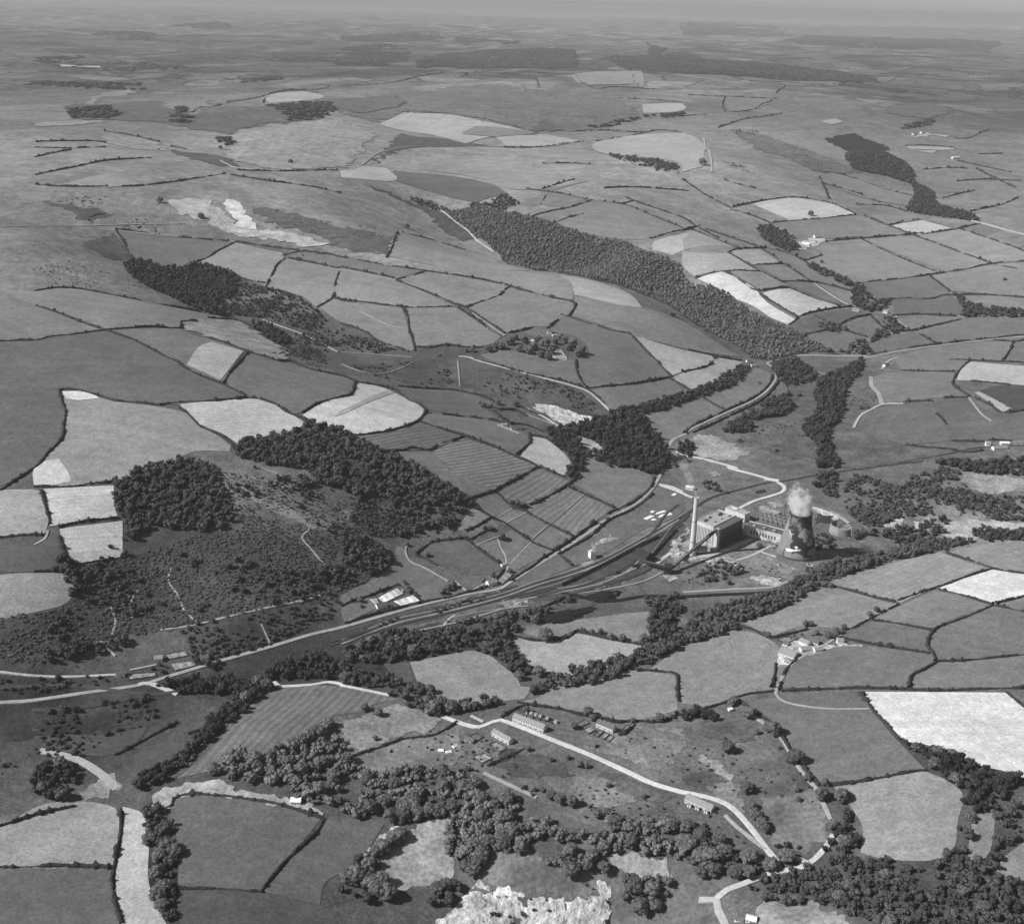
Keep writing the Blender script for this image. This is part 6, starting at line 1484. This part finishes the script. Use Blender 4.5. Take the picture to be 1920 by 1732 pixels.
# coal conveyors: inclined enclosed gallery on trestles
def gallery(label, spec, h0, h1, wd=3.2):
    a, b = G(spec); L = float(np.linalg.norm((b - a)[:2])); rz = math.atan2(b[1] - a[1], b[0] - a[0]); r = empty('conveyor_gallery', a, rz); tag(r, label, 'conveyor'); zb = float(b[2] - a[2])
    m = MB(); m.bar((0, 0, h0), (L, 0, zb + h1), wd, 3); m.build('gallery', M['iron'], r)
    m = MB(); m.bar((0, 0, h0 + 1.7), (L, 0, zb + h1 + 1.7), wd + .6, .3); m.build('roof', M['darkroof'], r)
    for k in range(1, 5):
        t = k / 5; h = h0 + (h1 + zb - h0) * t - 1.5
        if h > 3: m = MB(); m.bar((L * t, -1.4, -1), (L * t, -.9, h), .4); m.bar((L * t, 1.4, -1), (L * t, .9, h), .4); m.bar((L * t, -1.3, h * .3), (L * t, 1.1, h * .7), .25); m.build('trestle', M['iron'], r)
# foot at the transfer house, head high on the boiler house lift tower
gallery('long steep dark conveyor climbing from the coal transfer house to the boiler house', 'P 325,935 700,748', 5, 31)
gallery('low dark conveyor between the coal shed and the transfer house', 'P 130,880 300,925', 6, 7)
gallery('thin dark conveyor rising left of the coal shed', 'P 180,800 350,588', 3, 6, 2.2)
house('coal_shed', 'shed', 'dark coal tipping shed with ridged roof beside the sidings', 'P 30,815 135,862', 17, 9, 5, 'brick', 'iron', wins=4, doors=2, chim=0, two=False)
house('transfer_house', 'shed', 'dark transfer house at the foot of the long conveyor', 'P 285,945 345,950', 10, 10, 4, 'iron', 'iron', wins=2, doors=1, chim=0, two=False)
# switchyard
sa = G('P 1045,500')[0]; u_ = np.array([math.cos(wrz), math.sin(wrz)]); v_2 = np.array([-u_[1], u_[0]]); bay0 = None; q = 0
rowname = ['front', 'second', 'third', 'back']; colname = ['first', 'second', 'third', 'fourth', 'fifth', 'sixth', 'seventh']
for rr_ in range(4):
    for cc in range(7):
        p = sa[:2] + u_ * (cc * 7.5 + rr_ * 1.5) + v_2 * (rr_ * 11 + 1); zz = float(H(p[0], p[1]))
        if bay0 is None:
            r = bay0 = empty('transformer_bay', (p[0], p[1], zz), wrz); m = MB(); m.box(-.4, 0, -.5, 6, -.5, 5); m.box(5, 5.4, -.5, 6, -.5, 5); m.build('blast_wall', M['concrete'], r)
            m = MB(); m.box(1, 4, 1, 4.5, 0, 3); m.box(.6, .9, 1.3, 4.2, .4, 2.6); m.build('tank', M['steel'], r)
            m = MB()
            for b_ in (1.5, 2.5, 3.5): m.lathe([(.14, 3), (.26, 3.3), (.12, 3.6), (.24, 3.9), (.1, 4.4)], 8, b_, 2.7)
            m.build('bushings', M['white'], r); m = MB(); m.bar((.2, -.3, 5), (.2, -.3, 7.5), .25); m.bar((4.9, -.3, 5), (4.9, -.3, 7.5), .25); m.bar((.2, -.3, 7.3), (4.9, -.3, 7.3), .25); m.build('gantry', M['steel'], r)
        else:
            r = bay0.copy(); COL.objects.link(r); r.location = (p[0], p[1], zz)
            for c_ in bay0.children:
                d_ = c_.copy(); COL.objects.link(d_); d_.parent = r
        tag(r, 'transformer bay between walls in the switchyard, %s row, %s from the left' % (rowname[rr_], colname[cc]), 'transformer', 'transformer bays in the switchyard')
def lattice(label, spec, h, w0):
    a = G(spec)[0]; r = empty('pylon', a, .5); tag(r, label, 'pylon'); m = MB(); n_ = 8
    for k in range(n_):
        z1, z2 = h * k / n_, h * (k + 1) / n_; a1, a2 = w0 * (1 - .8 * k / n_) / 2, w0 * (1 - .8 * (k + 1) / n_) / 2
        cs = [(-1, -1), (1, -1), (1, 1), (-1, 1)]
        for i_ in range(4):
            c1, c2 = cs[i_], cs[(i_ + 1) % 4]; m.bar((c1[0] * a1, c1[1] * a1, z1), (c1[0] * a2, c1[1] * a2, z2), .28); m.bar((c1[0] * a1, c1[1] * a1, z1), (c2[0] * a2, c2[1] * a2, z2), .16)
    m.build('lattice', M['steel'], r); m = MB()
    for z_ in (h * .72, h * .86): m.bar((-4, 0, z_), (4, 0, z_), .3)
    m.build('cross_arm', M['steel'], r)
lattice('grey lattice pylon in the switchyard beside the cooling tower', 'P 1262,505', 26, 6)
# wooden poles seen against the hillsides
for k, (sp, lb) in enumerate((('A1 958,1215', 'thin dark pole beside the bright stripes on the hill'), ('A1 1117,885', 'thin pole on the far left hill'), ('B3 643,705', 'thin dark mast above the railway bend'), ('D3 185,1075', 'tall thin pole at the wood edge above the lane end'), ('C2 328,610', 'pole in the meadow above the pale garden'), ('C2 1067,680', 'pale post beside the railway, right of the road'))):
    a = G(sp)[0]; r = empty('pole', a); tag(r, lb, 'pole'); h = 20 if k < 3 else 9; m = MB(); m.lathe([(.5 if k < 3 else .22, -1), (.3 if k < 3 else .14, h)], 8); m.build('post', M['bark'], r); m = MB(); m.bar((-1.2, 0, h - 1), (1.2, 0, h - 1), .2); m.build('cross_arm', M['bark'], r)
# coal wagons
def wagon():
    r = empty('coal_wagon', (0, 0, 0)); m = MB(); m.box(-2.5, 2.5, -1.2, -1.08, 1.1, 2.6); m.box(-2.5, 2.5, 1.08, 1.2, 1.1, 2.6); m.box(-2.5, -2.38, -1.08, 1.08, 1.1, 2.6); m.box(2.38, 2.5, -1.08, 1.08, 1.1, 2.6); m.box(-2.5, 2.5, -1.2, 1.2, .95, 1.1); m.build('body', M['iron'], r)
    m = MB(); m.add([(-2.38, -1.08, 2.3), (2.38, -1.08, 2.3), (2.38, 1.08, 2.3), (-2.38, 1.08, 2.3), (-1.2, 0, 2.9), (1.2, 0, 2.9)], [(0, 1, 5, 4), (1, 2, 5), (2, 3, 4, 5), (3, 0, 4)]); m.build('coal_load', M['coal'], r)
    for x in (-1.5, 1.5):
        m = MB(); 
        for s_ in (-1, 1):
            q_ = MB(); q_.lathe([(.48, -.06), (.48, .06)], 12); m.add([(x + a_, s_ * .78 + c_, b_ + .5) for a_, b_, c_ in q_.v], q_.f)
        m.bar((x, -.8, .5), (x, .8, .5), .14); m.build('wheel_set', M['steel'], r)
    m = MB(); m.box(-2.9, -2.5, -.9, -.6, .9, 1.15); m.box(-2.9, -2.5, .6, .9, .9, 1.15); m.box(2.5, 2.9, -.9, -.6, .9, 1.15); m.box(2.5, 2.9, .6, .9, .9, 1.15); m.build('buffers', M['steel'], r); return r
w0_ = wagon(); first = True
def clone(o):
    r = o.copy(); COL.objects.link(r)
    for c_ in o.children: d_ = c_.copy(); COL.objects.link(d_); d_.parent = r
    return r
for k, (spec, lb, gr) in enumerate((('C2 1242,716 1500,586 1708,474', 'dark loaded coal wagon in the near line of wagons', 'near line of coal wagons'), ('C2 1295,694 1540,568 1780,446', 'dark loaded coal wagon in the far line of wagons', 'far line of coal wagons'), ('C2 1535,655 1570,640', 'dark coal wagon of the short pair below the coal shed', 'short pair of coal wagons'), ('P 1030,288 1105,270', 'dark wagon of the short line behind the station near the access road', 'wagons behind the station'))):
    C = path_pts(G(spec), 6.1)
    for i in range(len(C) - 1):
        d = C[i + 1] - C[i]; TH_ = 'first second third fourth fifth sixth seventh eighth ninth tenth eleventh twelfth thirteenth fourteenth fifteenth sixteenth seventeenth eighteenth nineteenth twentieth twenty-first twenty-second twenty-third twenty-fourth twenty-fifth twenty-sixth twenty-seventh twenty-eighth twenty-ninth thirtieth thirty-first thirty-second thirty-third thirty-fourth'.split()
        if np.linalg.norm(d) < 3: continue
        p = (C[i] + C[i + 1]) / 2; r = w0_ if first else clone(w0_); first = False
        r.location = (p[0], p[1], float(H(p[0], p[1])) + 1.0); r.rotation_euler = (0, 0, math.atan2(d[1], d[0])); tag(r, lb + ', %s from left' % TH_[min(i, 33)], 'wagon', gr)
# bridge where the access road crosses the railway
bp = G('C3 500,125')[0]; br = empty('road_bridge', bp + np.array([0, 0, .5]), -.35); tag(br, 'pale road bridge carrying the access road over the railway', 'bridge')
m = MB(); m.box(-11, 11, -4.5, 4.5, .3, 1.0); m.build('deck', M['concrete'], br)
for s_ in (-1, 1): m = MB(); m.box(-11, 11, s_ * 4.5 - .25, s_ * 4.5 + .25, 1.0, 2.3); m.build('parapet', M['concrete'], br)
m = MB(); m.box(-12, -8, -4.4, 4.4, -3, .3); m.box(8, 12, -4.4, 4.4, -3, .3); m.build('abutment', M['stone'], br)
# concrete slabs in the field beside the railway
SL = [('longest white slab, right one of the pair', 'C2 1780,335 1790,320 1850,303 1862,316'), ('white slab left of the longest one', 'C2 1765,318 1775,305 1815,292 1828,300'), ('low L-shaped white slab at the left end', 'C2 1700,338 1738,320 1762,325 1720,345'), ('small white slab at the top left', 'C2 1735,303 1750,293 1765,298 1750,306'), ('small white slab at the bottom', 'C2 1740,345 1760,338 1775,345 1755,350'), ('small pale slab near the entrance road', 'C2 1855,208 1870,195 1887,200 1875,210')]
for lb, sp in SL:
    P = G(sp); o0 = P[0]; m = MB(); Q = [(p[0] - o0[0], p[1] - o0[1], p[2] - o0[2]) for p in P]; m.add([(x, y, z + .1) for x, y, z in Q] + [(x, y, z + .95) for x, y, z in Q], [(3, 2, 1, 0), (4, 5, 6, 7), (0, 1, 5, 4), (1, 2, 6, 5), (2, 3, 7, 6), (3, 0, 4, 7)])
    o = m.build('concrete_slab', M['white']); o.location = tuple(o0); tag(o, lb + ', in the field beside the railway', 'slab', 'white slabs beside the railway')
# coal heaps
for sp, lb, rx, ry, h_ in (('C2 1470,775', 'dark low coal heap below the pale mound beside the sidings', 26, 13, 5), ('C2 1250,885', 'long dark spoil heap above the riverside field', 42, 14, 4), ('P 60,880', 'small coal heap beside the coal shed', 9, 6, 3)):
    g_ = G(sp)[0]; m = MB(); n_ = 28
    for k in range(8):
        q = 1 - k / 7.0
        for i in range(n_): a = 2 * PI * i / n_; j_ = 1 + .22 * math.sin(3 * a + k) * q + .12 * RNG.standard_normal(); m.v.append((rx * q * j_ * math.cos(a) + .3 * rx * (1 - q), ry * q * j_ * math.sin(a), h_ * (1 - q) ** .8 + .25 * RNG.random() - (1.0 if k == 0 else 0)))
    for k in range(7):
        for i in range(n_): m.f.append((k * n_ + i, k * n_ + (i + 1) % n_, (k + 1) * n_ + (i + 1) % n_, (k + 1) * n_ + i))
    o = m.build('coal_heap', M['coal']); o.location = tuple(g_); o.rotation_euler.z = .5; tag(o, lb, 'heap')
# steam from the tower and thin smoke from the chimney
def vapour(name, label, box, dens, scale, org, drift, rad, thr, col, edge, zfade):
    """box: half widths and height; drift(x,y per metre up), rad(start, growth per metre)"""
    m = MB(); m.lathe([(rad[0] * 1.0, 0)] + [(rad[0] + rad[1] * z + 3, z) for z in np.linspace(2, box, 8)], 24); V = [(x + drift[0] * z, y + drift[1] * z, z) for x, y, z in m.v]
    mt = bpy.data.materials.new(name); mt.use_nodes = True; t = mt.node_tree; t.nodes.clear(); tc = N(t, 'TexCoord'); v = N(t, 'VolumePrincipled'); v.inputs['Color'].default_value = (col, col, col, 1); v.inputs['Anisotropy'].default_value = .1
    P = tc.outputs['Object']; nz = noise(t, P, scale, 5, .62); s_ = N(t, 'SeparateXYZ'); t.links.new(P, s_.inputs[0]); z = s_.outputs[2]
    dx = math_(t, 'SUBTRACT', s_.outputs[0], math_(t, 'MULTIPLY', z, drift[0])); dy = math_(t, 'SUBTRACT', s_.outputs[1], math_(t, 'MULTIPLY', z, drift[1]))
    q = math_(t, 'DIVIDE', math_(t, 'SQRT', math_(t, 'ADD', math_(t, 'MULTIPLY', dx, dx), math_(t, 'MULTIPLY', dy, dy))), math_(t, 'MULTIPLY_ADD', z, rad[1], rad[0])); q = math_(t, 'POWER', q, 3)
    lim = math_(t, 'ADD', math_(t, 'MULTIPLY_ADD', q, edge, thr), math_(t, 'MULTIPLY', z, zfade)); d = math_(t, 'MAXIMUM', math_(t, 'MULTIPLY', math_(t, 'SUBTRACT', nz, lim), dens), 0.0); t.links.new(d, v.inputs['Density'])
    oo = N(t, 'OutputMaterial'); t.links.new(v.outputs[0], oo.inputs['Volume']); o = mk(name, V, m.f, mt); o.location = tuple(org); tag(o, label, name, kind='stuff')
top = np.array([tb[0], tb[1], tb[2] + 58])
vapour('steam', 'white steam billowing from the top of the cooling tower', 52, 1.1, .1, top, (-.2, .05), (13.2, .4), .22, .995, .3, .0085)
vapour('smoke', 'thin grey smoke drifting up and back from the tall chimney', 50, .32, .07, np.array([cb[0], cb[1], cb[2] + 84]), (-.45, .9), (2.4, .26), .24, .85, .3, .0045)
